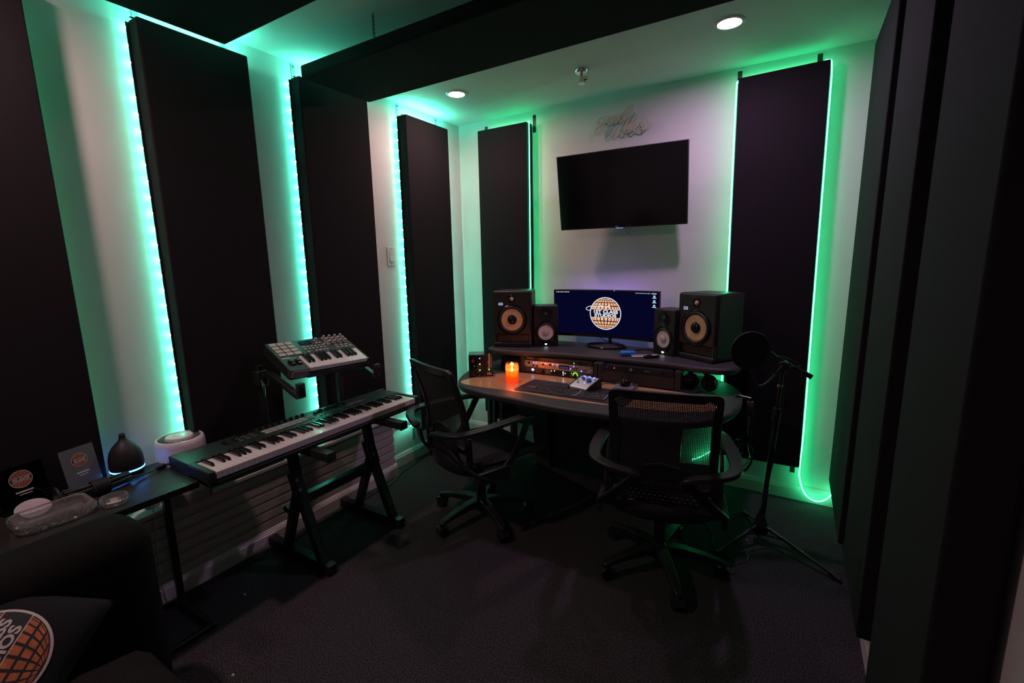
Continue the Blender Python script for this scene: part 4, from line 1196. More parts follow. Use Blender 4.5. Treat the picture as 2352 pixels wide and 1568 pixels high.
        obj('arm_post', MB().sweep(spline([(s * 0.250, 0.150, 0.638), (s * 0.262, 0.11, 0.56), (s * 0.262, 0.03, 0.44), (s * 0.255, -0.03, 0.385)], 4), 0.040, 0.014, up=(1, 0, 0)), CHAIRP, t, bevel=0.004)
        obj('side_mount', MB().b2(s * 0.262 - 0.012, s * 0.262 + 0.012, -0.19, 0.01, 0.345, 0.415), CHAIRP, t, bevel=0.006)
        obj('back_upright', MB().sweep([(s * 0.215, -0.205, 0.40), (s * 0.217, yb(0.217, 0.50) - 0.006, 0.50), (s * 0.216, yb(0.216, 0.60) - 0.006, 0.60)], 0.034, 0.022, up=(0, 1, 0)), CHAIRP, t, bevel=0.004)
    return t
make_chair('black mesh back office chair beside the keyboard stand, turned towards the desk', (0.922, -1.118), 69, (-104, -32, 40, 112, 184))
make_chair('black mesh back office chair in front of the desk, its back to the camera', (1.930, -1.062), 102, (-132, -60, 12, 84, 156))

# ------------------------------------------------------------------ keyboard stand, stage piano, pad controller
t = thing('keyboard_stand', 'black two tier folding keyboard stand with lambda legs', 'keyboard stand', (0.34, -1.675, 0))
for yy in (-1.905, -1.445):
    s = yy + 1.675
    b2 = lambda x0, x1, z0, z1, w=0.042: MB().b2(x0 - 0.34, x1 - 0.34, s - w / 2, s + w / 2, z0, z1)
    obj('foot_bar', b2(0.105, 0.585, 0.008, 0.050), BLKM, t, bevel=0.003)
    obj('foot_cap', b2(0.555, 0.600, 0.0, 0.054, 0.048), BLK, t, bevel=0.004)
    obj('foot_cap', b2(0.09, 0.13, 0.0, 0.054, 0.048), BLK, t, bevel=0.004)
    obj('leg', MB().sweep([(0.53 - 0.34, s, 0.045), (0.40 - 0.34, s, 0.36), (0.355 - 0.34, s, 0.600)], 0.040, 0.044, up=(1, 0, 0)), BLKM, t, bevel=0.003)
    obj('leg', MB().sweep([(0.245 - 0.34, s, 0.045), (0.375 - 0.34, s, 0.37)], 0.036, 0.042, up=(1, 0, 0)), BLKM, t, bevel=0.003)
    obj('leg_sleeve', MB().sweep([(0.405 - 0.34, s, 0.345), (0.362 - 0.34, s, 0.475)], 0.050, 0.054, up=(1, 0, 0)), BLKM, t, bevel=0.004)
    obj('support_arm', b2(0.200, 0.655, 0.597, 0.637, 0.044), BLKM, t, bevel=0.003)
    obj('arm_cap', b2(0.648, 0.664, 0.595, 0.639, 0.048), BLK, t, bevel=0.003)
    for x, z in ((0.440, 0.445), (0.46, 0.400)):
        k = obj('clamp_knob', MB().lathe([(0.026, 0.0), (0.027, 0.004), (0.025, 0.016), (0.018, 0.018)], 12, ax='y'), BLK, t, (x - 0.34 - 0.03, s - 0.024, z))
        obj('knob_stripe', MB().b2(-0.004, 0.006, -0.0192, -0.0182, -0.016, 0.016), GREYP, k)
    obj('leg_knob', MB().cyl((0.285 - 0.34, s, 0.245), (0.255 - 0.34, s, 0.255), 0.014, n=12), BLK, t)
    obj('tier_post', MB().b2(0.145 - 0.34, 0.172 - 0.34, s - 0.014, s + 0.014, 0.56, 0.99), BLKM, t, bevel=0.002)
    # tier arm under the small controller, ending in a hook
    ap = [(0.150, s, 0.930), (0.24, s, 0.955), (0.34, s, 0.925), (0.43, s, 0.885), (0.462, s, 0.872), (0.482, s, 0.885), (0.484, s, 0.925)]
    obj('tier_arm', MB().sweep([(x - 0.34, y, z) for x, y, z in ap], 0.028, 0.024, up=(0, 0.01, 1)), BLKM, t, bevel=0.003)
    obj('hook_pad', MB().b2(0.470 - 0.34, 0.494 - 0.34, s - 0.020, s + 0.020, 0.868, 0.940), BLK, t, bevel=0.007)
    obj('post_clamp', MB().b2(0.13 - 0.34, 0.187 - 0.34, s - 0.026, s + 0.026, 0.885, 0.965), BLK, t, bevel=0.006)
    obj('clamp_handle', MB().tube(spline([(0.187 - 0.34, s - 0.01, 0.92), (0.215 - 0.34, s - 0.02, 0.895), (0.22 - 0.34, s - 0.025, 0.855), (0.205 - 0.34, s - 0.02, 0.838)], 4), 0.007, 8), BLK, t)
obj('cross_rail', MB().b2(0.36 - 0.34, 0.40 - 0.34, -0.235 + 0.02, 0.235 - 0.02, 0.305, 0.352), BLKM, t, bevel=0.003)

KZ = 0.6380
t = thing('stage_piano', 'long black 88 key stage keyboard on the lower tier of the stand', 'keyboard', (0.379, -1.775, KZ), PI / 2)
LX, DY = 0.583, 0.162
obj('base_tray', MB().b2(-LX, LX, -DY + 0.004, DY, 0.0, 0.020).b2(-LX, LX, -DY, -DY + 0.010, 0.0, 0.018), BLK, t, bevel=0.004)
obj('control_panel', MB().b2(-LX, LX, -0.006, DY, 0.019, 0.062), TEAL_CASE, t, bevel=0.004)
for s in (-1, 1):
    a, b = sorted((s * LX, s * (LX - 0.028)))
    obj('end_cheek', MB().b2(a, b, -DY, 0.0, 0.0, 0.062), TEAL_CASE, t, bevel=0.005)
KW = (2 * LX - 0.062) / 52
wk = MB().prism([(-0.150, 0.0), (-0.0, 0.0), (-0.0, 0.030), (-0.148, 0.030), (-0.151, 0.027)], -KW / 2 + 0.0005, KW / 2 - 0.0005, ax='x').mesh('white_key')
bkm = MB().prism([(-0.092, 0.0), (0.0, 0.0), (0.0, 0.013), (-0.080, 0.013)], -0.0052, 0.0052, ax='x').mesh('black_key')
notes = ['A', 'B', 'C', 'D', 'E', 'F', 'G']
for k in range(52):
    x = -LX + 0.031 + KW * (k + 0.5)
    obj('white_key', wk, KEYW, t, (x, -0.008, 0.026))
    nn = notes[k % 7]
    if nn in 'ACDFG' and k < 51:
        obj('black_key', bkm, KEYB, t, (x + KW / 2, -0.008, 0.054))
PT = 0.0622
pm = MB().b2(-0.0145, 0.0145, -0.012, 0.012, 0, 0.003).mesh('drum_pad')
for j in range(2):
    for k in range(8):
        obj('drum_pad', pm, PADM, t, (-0.213 + k * 0.0325, 0.052 + j * 0.030, PT))
kn = MB().lathe([(0.0085, 0), (0.008, 0.012), (0.006, 0.014)], 14).mesh('knob')
for k in range(8):
    obj('knob', kn, BLKG, t, (-0.213 + k * 0.0325, 0.125, PT))
fm = MB().b2(-0.006, 0.006, -0.009, 0.009, 0, 0.010).mesh('fader_cap')
for k in range(9):
    obj('fader_slot', MB().b2(-0.0015, 0.0015, -0.03, 0.03, 0, 0.0006), BLKG, t, (0.072 + k * 0.0235, 0.112, PT))
    obj('fader_cap', fm, BLK, t, (0.072 + k * 0.0235, 0.100 + 0.028 * ((k * 37) % 5) / 5, PT))
for k in range(9):
    obj('push_button', MB().b2(-0.007, 0.007, -0.004, 0.004, 0, 0.003), GREYP, t, (0.072 + k * 0.0235, 0.050, PT))
for k in range(2):
    obj('pitch_wheel', MB().tube([(-0.006, 0, 0), (0.006, 0, 0)], 0.024, 18), BLKG, t, (-0.395 + k * 0.045, 0.085, PT - 0.010))
bt = MB().b2(-0.009, 0.009, -0.004, 0.004, 0, 0.003).mesh('push_button')
for i in range(3):
    for j in range(3):
        obj('push_button', bt, GREYP, t, (-0.335 + i * 0.032, 0.060 + j * 0.024, PT))
obj('panel_screen', MB().b2(-0.04, 0.04, -0.014, 0.014, 0, 0.001), BLKG, t, (-0.272, 0.138, PT))
pl = MB()
for k in range(12):
    pl.b2(0.255 + k * 0.010, 0.2625 + k * 0.010, 0.066, 0.0685, 0, 0.0005)
    pl.b2(0.255 + k * 0.010, 0.261 + k * 0.010, 0.078, 0.0805, 0, 0.0005)
for k in range(40):
    pl.b2(-0.24 + k * 0.0125, -0.233 + k * 0.0125, 0.0185, 0.020, 0, 0.0004)
for v in ((0.545, 0.600, 0.147, 0.149),):
    pl.b2(*v, 0, 0.0005)
o = obj('panel_print', pl, PRTW, t, (0, 0, PT))
o['kind'] = 'stuff'

# small pad controller on the upper tier
t = thing('pad_controller', 'small tilted keyboard controller with pads and knobs on the upper tier', 'keyboard')
ya, ti, ro = 1.572, -1.138, -0.079
rt = Vector((math.cos(ya), math.sin(ya), 0)); nn_ = Vector((math.sin(ya), -math.cos(ya), 0))
upv = math.cos(ti) * Vector((0, 0, 1)) + math.sin(ti) * nn_
r2 = math.cos(ro) * rt + math.sin(ro) * upv
u2 = -math.sin(ro) * rt + math.cos(ro) * upv
nz_ = r2.cross(u2)
M4 = Matrix.Identity(4)
for i in range(3):
    M4[i][0], M4[i][1], M4[i][2] = r2[i], u2[i], nz_[i]
M4[0][3], M4[1][3], M4[2][3] = 0.314, -1.67, 1.033
t.matrix_world = M4
HX, HY = 0.222, 0.131
obj('case', MB().prism([(-HX + 0.012, -HY), (-0.125, -HY), (-0.125, -0.012), (HX - 0.012, -0.012), (HX, -0.010), (HX, HY - 0.006), (HX - 0.006, HY), (-HX + 0.006, HY), (-HX, HY - 0.006), (-HX, -HY + 0.012)], -0.052, 0.0), TEAL_CASE, t, bevel=0.004)
obj('lower_case', MB().b2(-0.13, HX, -HY - 0.002, -0.008, -0.056, -0.028), BLK, t, bevel=0.004)
obj('end_cheek', MB().b2(HX - 0.010, HX, -HY, -0.010, -0.05, 0.0), TEAL_CASE, t, bevel=0.003)
obj('corner_bumper', MB().prism([(-HX - 0.002, -HY + 0.016), (-HX + 0.014, -HY - 0.004), (-0.128, -HY - 0.004), (-0.128, -HY + 0.012), (-HX + 0.02, -HY + 0.014), (-HX + 0.012, -HY + 0.022)], -0.040, -0.004), mat('lilac_grey', (0.16, 0.14, 0.18), 0.35), t, bevel=0.003)
kx0, kx1 = -0.122, 0.211
kw = (kx1 - kx0) / 15
wk2 = MB().prism([(-0.112, 0.0), (0, 0.0), (0, 0.020), (-0.110, 0.020), (-0.112, 0.017)], -kw / 2 + 0.0005, kw / 2 - 0.0005, ax='x').mesh('white_key')
bk2 = MB().prism([(-0.070, 0.0), (0, 0.0), (0, 0.012), (-0.060, 0.012)], -0.0052, 0.0052, ax='x').mesh('black_key')
n2 = ['C', 'D', 'E', 'F', 'G', 'A', 'B']
for k in range(15):
    x = kx0 + kw * (k + 0.5)
    obj('white_key', wk2, KEYW, t, (x, -0.016, -0.020))
    if n2[k % 7] in 'CDFGA' and k < 14:
        obj('black_key', bk2, KEYB, t, (x + kw / 2, -0.016, 0.0))
pd = MB().b2(-0.0165, 0.0165, -0.0125, 0.0125, 0, 0.004).mesh('drum_pad')
for i in range(3):
    for j in range(4):
        obj('drum_pad', pd, PADM, t, (-0.190 + i * 0.040, 0.012 + j * 0.0315, 0.0))
obj('panel_screen', MB().b2(-0.060, 0.005, 0.078, 0.112, 0, 0.0012), BLKG, t)
obj('screen_glow', MB().b2(-0.052, -0.003, 0.083, 0.107, 0.0012, 0.0016), emat('lcd_blue', (0.01, 0.06, 0.09), 0.5), t)
kb_ = MB().lathe([(0.0105, 0), (0.0105, 0.004), (0.0078, 0.006), (0.0070, 0.018), (0.0058, 0.019)], 16).mesh('knob')
for i in range(4):
    for j in range(3):
        obj('knob', kb_, PADM, t, (0.090 + i * 0.034, 0.062 + j * 0.026, 0.0))
obj('knob', kb_, PADM, t, (0.036, 0.102, 0.0))
bs = MB().b2(-0.006, 0.006, -0.003, 0.003, 0, 0.003).mesh('push_button')
for x, y in [(0.030, 0.080), (0.050, 0.082)] + [(-0.055 + k * 0.022, 0.055) for k in range(6)] + [(-0.055 + k * 0.022, 0.036) for k in range(6)] + [(0.082, 0.052), (0.070, 0.066), (-0.050, 0.012), (-0.008, 0.012), (0.014, 0.012), (0.036, 0.012), (0.055, 0.012)] + [(0.118 + k * 0.026, 0.014) for k in range(4)] + [(0.12 + k * 0.03, 0.034) for k in range(3)]:
    obj('push_button', bs, WHITE, t, (x, y, 0.0))
rd = mat('label_red', (0.25, 0.02, 0.03), 0.5)
for x, y in ((-0.050, 0.005), (-0.008, 0.005), (0.014, 0.005), (0.13, 0.024), (0.16, 0.026), (0.20, 0.034), (0.205, 0.026)):
    obj('red_marking', MB().b2(-0.009, 0.009, -0.002, 0.002, 0, 0.0008), rd, t, (x, y, 0.0))
for k in range(2):
    obj('pitch_wheel', MB().tube([(-0.008, 0, 0), (0.008, 0, 0)], 0.024, 18), BLKG, t, (-0.185 + k * 0.034, -0.066, -0.008))
text('AKAI', 0.019, PRTW, t, (-0.188, -0.020, 0.0008), rot=(0, 0, 0), name='maker_lettering', off=0.0004)
text('MPK25', 0.011, PRTW, t, (-0.152, -0.026, 0.0008), rot=(0, 0, 0), name='model_lettering')

# ------------------------------------------------------------------ air purifier, side table and what stands on it
t = thing('air_purifier', 'white drum shaped air purifier on the plank ledge behind the side table', 'air purifier', (0.104, -2.263, 0.430))
PS = 1.03
obj('body', MB().lathe([(r * PS, h) for r, h in ((0.0, 0.0), (0.082, 0.0), (0.088, 0.004), (0.0905, 0.07), (0.092, 0.28), (0.090, 0.294), (0.084, 0.302), (0.079, 0.302), (0.079, 0.290))], 48, cap=False), WHITE, t)
gr = MB()
for k in range(48):
    a = 2 * PI * k / 48
    c, s = math.cos(a), math.sin(a)
    gr.box((c * 0.066, s * 0.066, 0.296), (0.024, 0.0022, 0.006), rz=a + 0.25)
obj('grille_ring', MB().lathe([(0.0, 0.286), (0.080, 0.286)], 40, cap=False), GREYP, t)
o = obj('grille_slats', gr, GREYP, t); o['kind'] = 'stuff'
obj('top_cap', MB().lathe([(0.053, 0.289), (0.053, 0.303), (0.050, 0.309), (0.040, 0.311), (0.0, 0.311)], 40, cap=False), WHITE, t)
obj('control_ring', MB().torus((0, 0, 0.311), 0.026, 0.0008, n=32, m=6, sx=1.3, sy=0.8), GREYP, t)
pf = MB()
for r in range(7):
    for k in range(60):
        a = 2 * PI * (k + 0.5 * (r % 2)) / 60
        pf.box((math.cos(a) * 0.0925, math.sin(a) * 0.0925, 0.012 + r * 0.008), (0.0016, 0.005, 0.004), rz=a)
o = obj('intake_holes', pf, BLK, t); o['kind'] = 'stuff'

TZ = 0.655
t = thing('side_table', 'black c shaped side table tucked behind the sofa arm', 'table', (0.30, -2.60, 0))
TX0, TX1, TY0, TY1 = 0.118 - 0.30, 0.472 - 0.30, -2.93 + 2.60, -2.362 + 2.60
obj('board', MB().b2(TX0 + 0.018, TX1 - 0.018, TY0 + 0.018, TY1 - 0.018, TZ - 0.018, TZ - 0.001), TABLEM, t)
for a in ((TX0, TX1, TY0, TY0 + 0.018), (TX0, TX1, TY1 - 0.018, TY1), (TX0, TX0 + 0.018, TY0 + 0.018, TY1 - 0.018), (TX1 - 0.018, TX1, TY0 + 0.018, TY1 - 0.018)):
    obj('top_rail', MB().b2(*a, TZ - 0.026, TZ), BLKM, t, bevel=0.002)
for y in (TY1 - 0.024, TY0):
    obj('leg', MB().b2(TX0 + 0.045, TX0 + 0.071, y, y + 0.024, 0.022, TZ - 0.026), BLKM, t, bevel=0.002)
    obj('foot_rail', MB().b2(TX0 + 0.045, TX1 - 0.02, y, y + 0.024, 0.0, 0.024), BLKM, t, bevel=0.002)
    obj('corner_brace', MB().sweep([(TX0 + 0.058, y + 0.012, TZ - 0.16), (TX0 + 0.16, y + 0.012, TZ - 0.03)], 0.012, 0.012), BLKM, t)
obj('foot_rail', MB().b2(TX1 - 0.044, TX1 - 0.02, TY0 + 0.024, TY1 - 0.024, 0.0, 0.024), BLKM, t, bevel=0.002)

t = thing('oil_diffuser', 'black drop shaped oil diffuser with a blue light ring', 'oil diffuser', (0.150, -2.475, TZ))
obj('base', MB().lathe([(0.0, 0.0), (0.046, 0.0), (0.051, 0.004), (0.0545, 0.022), (0.055, 0.024)], 40, cap=False), BLK, t)
obj('light_ring', MB().lathe([(0.0545, 0.024), (0.0560, 0.0255), (0.0560, 0.0285), (0.0545, 0.030)], 40, cap=False), L_RING, t)
obj('cover', MB().lathe([(0.0550, 0.030), (0.0565, 0.045), (0.0555, 0.075), (0.050, 0.100), (0.038, 0.122), (0.023, 0.138), (0.014, 0.148), (0.011, 0.158), (0.0105, 0.170), (0.0075, 0.172), (0.007, 0.160)], 40, cap=False), mat('matte_black', (0.012, 0.012, 0.013), 0.55), t)

def card(label, loc, yaw, W, HH, m, lean=0.18, line=True):
    t = thing('sign_card', label, 'sign', loc, yaw)
    b = obj('card_plate', MB().b2(-W / 2, W / 2, 0, 0.003, 0, HH), m, t, rot=(-lean, 0, 0))
    obj('back_foot', MB().b2(-W / 2, W / 2, 0.002, 0.055, 0.0, 0.003), m, t)
    globe(b, W * 0.235, PRTO, PRTW, PRTD, (0.0, -0.0006, HH * 0.70), plane=False)
    mb = MB()
    mb.b2(-W * 0.17, W * 0.19, -0.0006, 0, HH * 0.40, HH * 0.40 + 0.005)
    obj('printed_line', mb, PRTW, b)
    obj('printed_line', MB().b2(-W * 0.11, W * 0.15, -0.0006, 0, HH * 0.345, HH * 0.345 + 0.0028), PRTW, b)
    return t
card('dark see through sign card with orange globe, behind the crystal ashtray', (0.17, -2.765, TZ), 1.75, 0.13, 0.155, DARKACR)
card('pale frosted sign card with orange globe, behind the cable bundle', (0.165, -2.605, TZ), 1.85, 0.11, 0.165, GREYACR)

t = thing('cable_bundle', 'bundle of black power cable with plug lying on the side table', 'cable', (0.255, -2.585, TZ))
mb = MB()
for k in range(9):
    a = k * 0.9
    mb.tube(spline([(-0.02 + 0.020 * math.cos(a), -0.105, 0.026 + 0.018 * math.sin(a)), (0.0 + 0.017 * math.cos(a + 0.4), -0.04, 0.027 + 0.016 * math.sin(a + 0.4)), (-0.005 + 0.020 * math.cos(a + 0.8), 0.03, 0.027 + 0.018 * math.sin(a + 0.8)), (-0.015 + 0.016 * math.cos(a + 1.0), 0.085, 0.024 + 0.015 * math.sin(a + 1.0))], 4), 0.0052, 7)
for k in range(6):
    mb.torus((0.0, -0.030 + k * 0.0085, 0.027), 0.026, 0.0042, ax='y', n=18, m=6)
mb.torus((-0.03, -0.12, 0.030), 0.030, 0.0042, ax='y', n=20, m=6, sx=1.2)
mb.tube(spline([(-0.015, 0.085, 0.02), (-0.02, 0.12, 0.012), (-0.03, 0.16, 0.008), (-0.035, 0.18, 0.010)], 5), 0.0034, 7)
obj('coils', mb, BLK, t)
pg = obj('plug', MB().box((-0.038, 0.197, 0.011), (0.020, 0.034, 0.019), rz=0.15), BLK, t, bevel=0.004)
obj('prong', MB().b2(-0.048, -0.0465, 0.213, 0.230, 0.008, 0.014).b2(-0.036, -0.0345, 0.213, 0.230, 0.008, 0.014), CHROME, pg)

# crystal ashtray: faceted rectangular dish with ribbed sides
t = thing('crystal_ashtray', 'large rectangular cut crystal ashtray on the side table', 'ashtray', (0.345, -2.745, TZ + 0.0005), PI / 2)
def ashtray():
    mb = MB()
    n = 4
    def ringp(w, h, c, z, rib=0.0, m=14):
        pts = []
        cor = [(w - c, -h), (w, -h + c), (w, h - c), (w - c, h), (-w + c, h), (-w, h - c), (-w, -h + c), (-w + c, -h)]
        for i in range(8):
            a, b = cor[i], cor[(i + 1) % 8]
            k = m if i % 2 else 2
            k = m if (i % 2 == 1) else 2
            L = math.hypot(b[0] - a[0], b[1] - a[1])
            nx, ny = (b[1] - a[1]) / L, -(b[0] - a[0]) / L
            for j in range(k):
                u = j / k
                d = rib if (j % 2 and k > 2) else 0.0
                pts.append((a[0] + (b[0] - a[0]) * u + nx * d, a[1] + (b[1] - a[1]) * u + ny * d, z))
        return pts
    W, Hh = 0.098, 0.072
    rings = [ringp(W - 0.012, Hh - 0.012, 0.016, 0.0), ringp(W - 0.002, Hh - 0.002, 0.020, 0.012, 0.004), ringp(W, Hh, 0.022, 0.030, 0.0022), ringp(W - 0.003, Hh - 0.003, 0.022, 0.038),
             ringp(W - 0.014, Hh - 0.014, 0.018, 0.038), ringp(W - 0.022, Hh - 0.022, 0.016, 0.024, 0.0022), ringp(W - 0.034, Hh - 0.034, 0.010, 0.012, 0.002)]
    N = len(rings[0])
    vs = [p for r in rings for p in r]
    fs = []
    for i in range(len(rings) - 1):
        for k in range(N):
            l = (k + 1) % N
            fs.append((i * N + k, i * N + l, (i + 1) * N + l, (i + 1) * N + k))
    fs.append(tuple(range(N)))
    fs.append(tuple((len(rings) - 1) * N + k for k in range(N)))
    mb.add(vs, fs)
    return mb
obj('dish', ashtray().mesh('dish', smooth=0), CRYS, t)
t = thing('round_ashtray', 'small round clear glass ashtray beside the crystal one', 'ashtray', (0.395, -2.600, TZ + 0.0005))
obj('dish', MB().lathe([(0.0, 0.0), (0.036, 0.0), (0.040, 0.004), (0.041, 0.024), (0.038, 0.029), (0.033, 0.029), (0.030, 0.014), (0.022, 0.009), (0.0, 0.008)], 20, cap=False).mesh('dish', smooth=15), CRYS, t)
obj('paper_liner', MB().lathe([(0.0, 0.0098), (0.024, 0.0102), (0.022, 0.0112), (0.0, 0.0108)], 24, cap=False), mat('beige_card', (0.42, 0.36, 0.28), 0.8), t)
t = thing('saucer', 'pale round saucer propped behind the crystal ashtray', 'saucer', (0.283, -2.772, TZ))
obj('plate', MB().lathe([(0.0, 0.001), (0.026, 0.001), (0.044, 0.006), (0.045, 0.008), (0.026, 0.004), (0.0, 0.004)], 36, cap=False), mat('pale_china', (0.34, 0.27, 0.31), 0.3), t, (-0.03, 0, 0.022), (0, 0.40, 0))

t = thing('wall_charger', 'white charger and cable plugged in above the plank ledge', 'charger', (0.0, -2.378, 0.452))
obj('block', MB().b2(0, 0.045, -0.028, 0.028, -0.02, 0.02), WHITE, t, bevel=0.004)
obj('cable', MB().tube(spline([(0.046, -0.01, 0.0), (0.085, -0.015, -0.01), (0.098, -0.02, -0.08), (0.10, -0.03, -0.25), (0.105, -0.03, -0.40), (0.11, -0.02, -0.445)], 5), 0.0018, 6), WHITE, t)

# ------------------------------------------------------------------ sofa, pillow
t = thing('sofa', 'black fabric sofa at the lower left frame edge', 'sofa', (0.90, -3.60, 0))
def sb(x0, x1, y0, y1, z0, z1): return MB().b2(x0 - 0.90, x1 - 0.90, y0 + 3.60, y1 + 3.60, z0, z1)
obj('backrest', sb(0.50, 0.735, -4.55, -2.600, 0.04, 0.700), SOFA, t, bevel=0.085, seg=6)
obj('base', sb(0.70, 1.40, -4.55, -2.72, 0.05, 0.27), SOFA, t, bevel=0.03, seg=3)
def cush(u, v, s):
    x, y = (u - 0.5) * 2, (v - 0.5) * 2
    e = (1 - abs(x) ** 6) ** 0.5 * (1 - abs(y) ** 6) ** 0.5
    w = 0.010 * math.sin(9 * x + 5 * y) * e + 0.006 * math.sin(17 * y - 4 * x) * e
    return (x * 0.285, y * 0.46, s * 0.085 * e + (w if s > 0 else 0))
for i, yy in enumerate((-3.165, -4.09)):
    obj('seat_cushion', MB().grid(lambda u, v: cush(u, v, 1), 30, 30).grid(lambda u, v: cush(u, v, -1), 14, 14), SEATC, t, (1.115 - 0.90, yy + 3.60, 0.355))
for x in (0.56, 1.22):
    for y in (-2.78, -4.45):
        obj('leg', MB().cyl((x - 0.90, y + 3.60, 0.0), (x - 0.90, y + 3.60, 0.06), 0.02, 0.025, 12), BLK, t)

t = thing('throw_pillow', 'black throw pillow printed with an orange globe emblem on the sofa', 'pillow', (0.778, -2.988, 0.365))
def pil(u, v, s):
    x, y = (u - 0.5) * 2, (v - 0.5) * 2
    e = max(0.0, (1 - abs(x) ** 2.6)) ** 0.6 * max(0.0, (1 - abs(y) ** 2.6)) ** 0.6
    k = 1 - 0.06 * (1 - abs(y)) * abs(x) ** 4
    return Vector((x * 0.17 * k, -s * 0.060 * e, y * 0.17 * (1 - 0.06 * (1 - abs(x)) * abs(y) ** 4)))
ph = obj('cover', MB().grid(lambda u, v: pil(u, v, 1), 26, 26).grid(lambda u, v: pil(u, v, -1), 26, 26), mat('pillow_cloth', (0.012, 0.013, 0.015), 0.95, spec=0.2, bump=0.3, bscale=600), t, (0, 0, 0.150))
ph.rotation_euler = (Matrix.Rotation(1.25, 3, 'Z') @ Matrix.Rotation(-0.75, 3, 'X') @ Matrix.Rotation(-1.0, 3, 'Y')).to_euler()
def puff(v):
    x, z = v[0] / 0.17, v[2] / 0.17
    e = max(0.0, (1 - abs(x) ** 2.6)) ** 0.6 * max(0.0, (1 - abs(z) ** 2.6)) ** 0.6
    return Vector((v[0], -0.060 * e - 0.0012 + v[1], v[2]))
globe(ph, 0.116, PRTO, PRTW, PRTD, warp=puff, plane=True, lift=0.0008)

# ------------------------------------------------------------------ microphone stand with pop filter
t = thing('microphone_stand', 'black tripod microphone stand by the right wall', 'microphone stand', (2.338, -0.600, 0))
def L(p): return (p[0] - 2.338, p[1] + 0.600, p[2])
obj('pole', MB().cyl(L((2.338, -0.6, 0.05)), L((2.370, -0.6, 0.70)), 0.0125, n=16).cyl(L((2.366, -0.6, 0.69)), L((2.379, -0.6, 0.945)), 0.008, n=14), BLKM, t)
obj('clutch', MB().cyl(L((2.365, -0.6, 0.665)), L((2.369, -0.6, 0.735)), 0.018, n=16), BLK, t)
obj('clutch_ring', MB().cyl(L((2.3715, -0.6, 0.845)), L((2.372, -0.6, 0.857)), 0.0125, n=16), CHROME, t)
obj('leg_hub', MB().lathe([(0.022, 0.045), (0.036, 0.055), (0.040, 0.085), (0.030, 0.12), (0.020, 0.15), (0.016, 0.165)], 18), BLK, t)
for a, ln in ((-27, 0.375), (-126, 0.29), (110, 0.27)):
    ca, sa = math.cos(math.radians(a)), math.sin(math.radians(a))
    l = obj('leg', MB().cyl((0.03 * ca, 0.03 * sa, 0.095), (ln * ca, ln * sa, 0.016), 0.008, n=12), BLKM, t)
    obj('rubber_foot', MB().cyl(((ln - 0.045) * ca, (ln - 0.045) * sa, 0.024), ((ln + 0.006) * ca, (ln + 0.006) * sa, 0.0125), 0.0122, n=12), BLK, l)
    obj('brace', MB().sweep([(0.02 * ca, 0.02 * sa, 0.05), (0.12 * ca, 0.12 * sa, 0.072)], 0.010, 0.003), BLKM, t)
obj('boom_joint', MB().cyl(L((2.381, -0.628, 0.955)), L((2.381, -0.575, 0.955)), 0.022, n=18).b2(0.030, 0.056, -0.012, 0.012, 0.92, 0.975), BLK, t, bevel=0.003)
obj('boom', MB().cyl(L((2.335, -0.60, 0.998)), L((2.478, -0.60, 0.920)), 0.0075, n=14), BLKM, t)
obj('boom_grip', MB().cyl(L((2.462, -0.60, 0.929)), L((2.500, -0.60, 0.907)), 0.012, n=14), BLK, t)
ca_ = [(2.381, -0.62, 0.95), (2.40, -0.63, 0.90), (2.392, -0.625, 0.80), (2.384, -0.622, 0.62), (2.366, -0.62, 0.42), (2.345, -0.64, 0.26), (2.29, -0.72, 0.10), (2.21, -0.82, 0.02), (2.15, -0.90, 0.006)]
t2 = thing('microphone_cable', 'black cable running down the microphone stand to the floor', 'cable', (2.338, -0.64, 0))
obj('sheath', MB().tube([(p[0] - 2.338, p[1] + 0.64, p[2]) for p in spline(ca_, 6)], 0.0034, 7).tube([(p[0] - 2.338, p[1] + 0.64, p[2]) for p in spline([(2.34, -0.605, 1.001), (2.374, -0.605, 0.995), (2.414, -0.605, 0.983), (2.449, -0.605, 0.962), (2.437, -0.61, 0.956), (2.397, -0.62, 0.955), (2.381, -0.62, 0.95)], 5)], 0.0032, 7), BLK, t2)
t = thing('pop_filter', 'round black pop filter on a gooseneck clamped to the microphone stand', 'pop filter', (2.239, -0.68, 1.027), 0.48)
obj('hoop', MB().torus((0, 0, 0), 0.0905, 0.005, ax='y', n=48, m=8), BLK, t)
net = MB().grid(lambda u, v: (0.090 * v * math.cos(2 * PI * u), 0, 0.090 * v * math.sin(2 * PI * u)), 48, 6)
obj('screen_cloth', net, mat('sheer_black', (0.008, 0.008, 0.009), 0.9), t)
RI = Matrix.Rotation(-0.48, 3, 'Z')
def PF(p): return RI @ (Vector(p) - Vector((2.239, -0.68, 1.027)))
obj('hoop_stem', MB().cyl(PF((2.245, -0.68, 0.938)), PF((2.258, -0.665, 0.905)), 0.008, n=12), BLK, t)
obj('gooseneck', MB().tube([PF(p) for p in spline([(2.257, -0.667, 0.912), (2.259, -0.65, 0.885), (2.274, -0.645, 0.855), (2.288, -0.64, 0.849), (2.311, -0.64, 0.862), (2.34, -0.635, 0.898), (2.363, -0.63, 0.935), (2.377, -0.628, 0.957)], 5)], 0.0048, 9), BLKM, t)
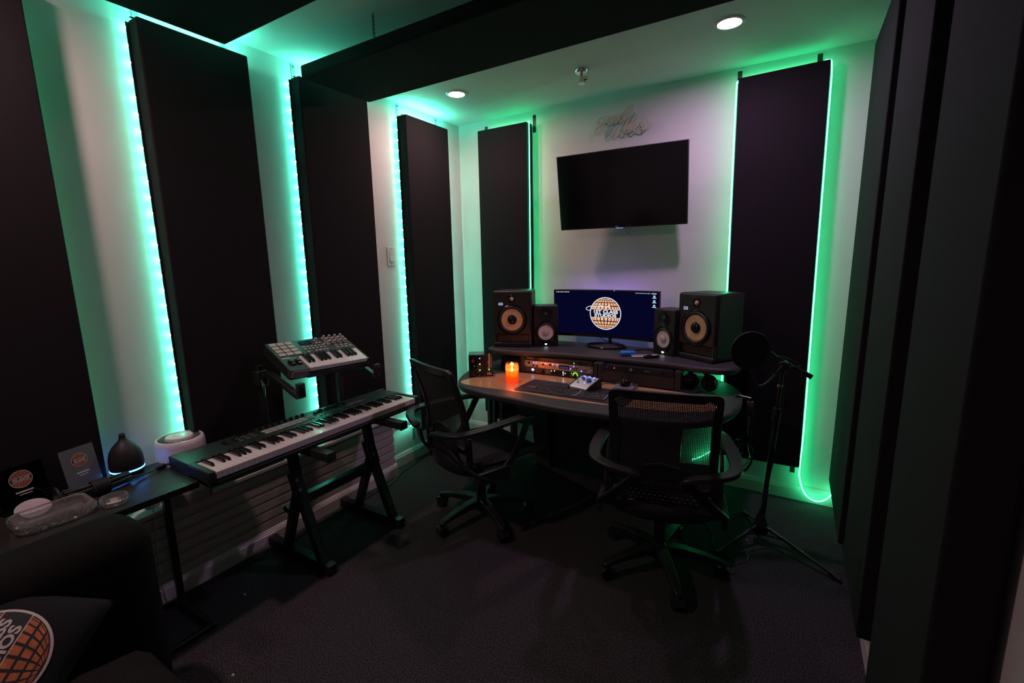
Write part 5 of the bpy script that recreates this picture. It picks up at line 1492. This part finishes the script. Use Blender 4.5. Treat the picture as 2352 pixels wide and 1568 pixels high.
obj('clamp', MB().cyl(PF((2.345, -0.645, 1.0)), PF((2.343, -0.645, 0.93)), 0.0045, n=10).cyl(PF((2.335, -0.645, 0.951)), PF((2.354, -0.645, 0.953)), 0.003, n=8).cyl(PF((2.343, -0.645, 0.93)), PF((2.343, -0.645, 0.922)), 0.010, n=10), BLKM, t)
obj('hoop_lug', MB().tube([PF(p) for p in [(2.318, -0.645, 1.020), (2.334, -0.64, 1.008), (2.345, -0.635, 0.995)]], 0.010, 10), BLK, t)

# ------------------------------------------------------------------ cables on the carpet
def floor_cable(name, label, pts, r=0.0042, m=BLK):
    p0 = Vector((pts[0][0], pts[0][1], 0))
    t = thing(name, label, 'cable', p0)
    obj('sheath', MB().tube([Vector((p[0], p[1], r + (p[2] if len(p) > 2 else 0))) - p0 for p in spline([(q[0], q[1], q[2] if len(q) > 2 else 0) for q in pts], 6)], r, 7), m, t)
floor_cable('floor_cable', 'black power cord curving along the carpet in front of the plank ledge', [(0.16, -2.62), (0.135, -2.42), (0.125, -2.26), (0.150, -2.14), (0.128, -2.02), (0.14, -1.93), (0.17, -1.84), (0.16, -1.70), (0.145, -1.5), (0.16, -1.36), (0.15, -1.20), (0.155, -1.08), (0.10, -0.93), (0.09, -0.82), (0.055, -0.66), (0.10, -0.58), (0.2, -0.50), (0.4, -0.42)])
floor_cable('thin_cable', 'tangled thin black cable at the microphone stand feet', [(2.15, -0.90), (2.20, -0.98), (2.26, -0.93), (2.24, -0.84), (2.16, -0.80), (2.10, -0.86), (2.14, -0.94), (2.22, -0.90), (2.30, -0.80), (2.26, -0.70), (2.18, -0.62)], r=0.0028)
floor_cable('thin_cable', 'thin black cable trailing from the desk towards the right chair', [(1.55, -0.30), (1.75, -0.42), (1.98, -0.50), (2.10, -0.62), (2.14, -0.78)], r=0.003)
for i, (x, y, lab) in enumerate(((0.745, -2.455, 'white crumb of paper on the carpet near the sofa'), (0.36, -2.20, 'white crumb of paper on the carpet by the side table foot'), (2.28, -0.62, 'pale crumb on the carpet beside the microphone stand'))):
    o = obj('paper_scrap', MB().lathe([(0.0, 0.0), (0.006, 0.001), (0.004, 0.005), (0.0, 0.006)], 6, cap=False), PRTW)
    o.location = (x, y, 0.0)
    o.rotation_euler = (0, 0, i)
    setp(o, lab, 'scrap')
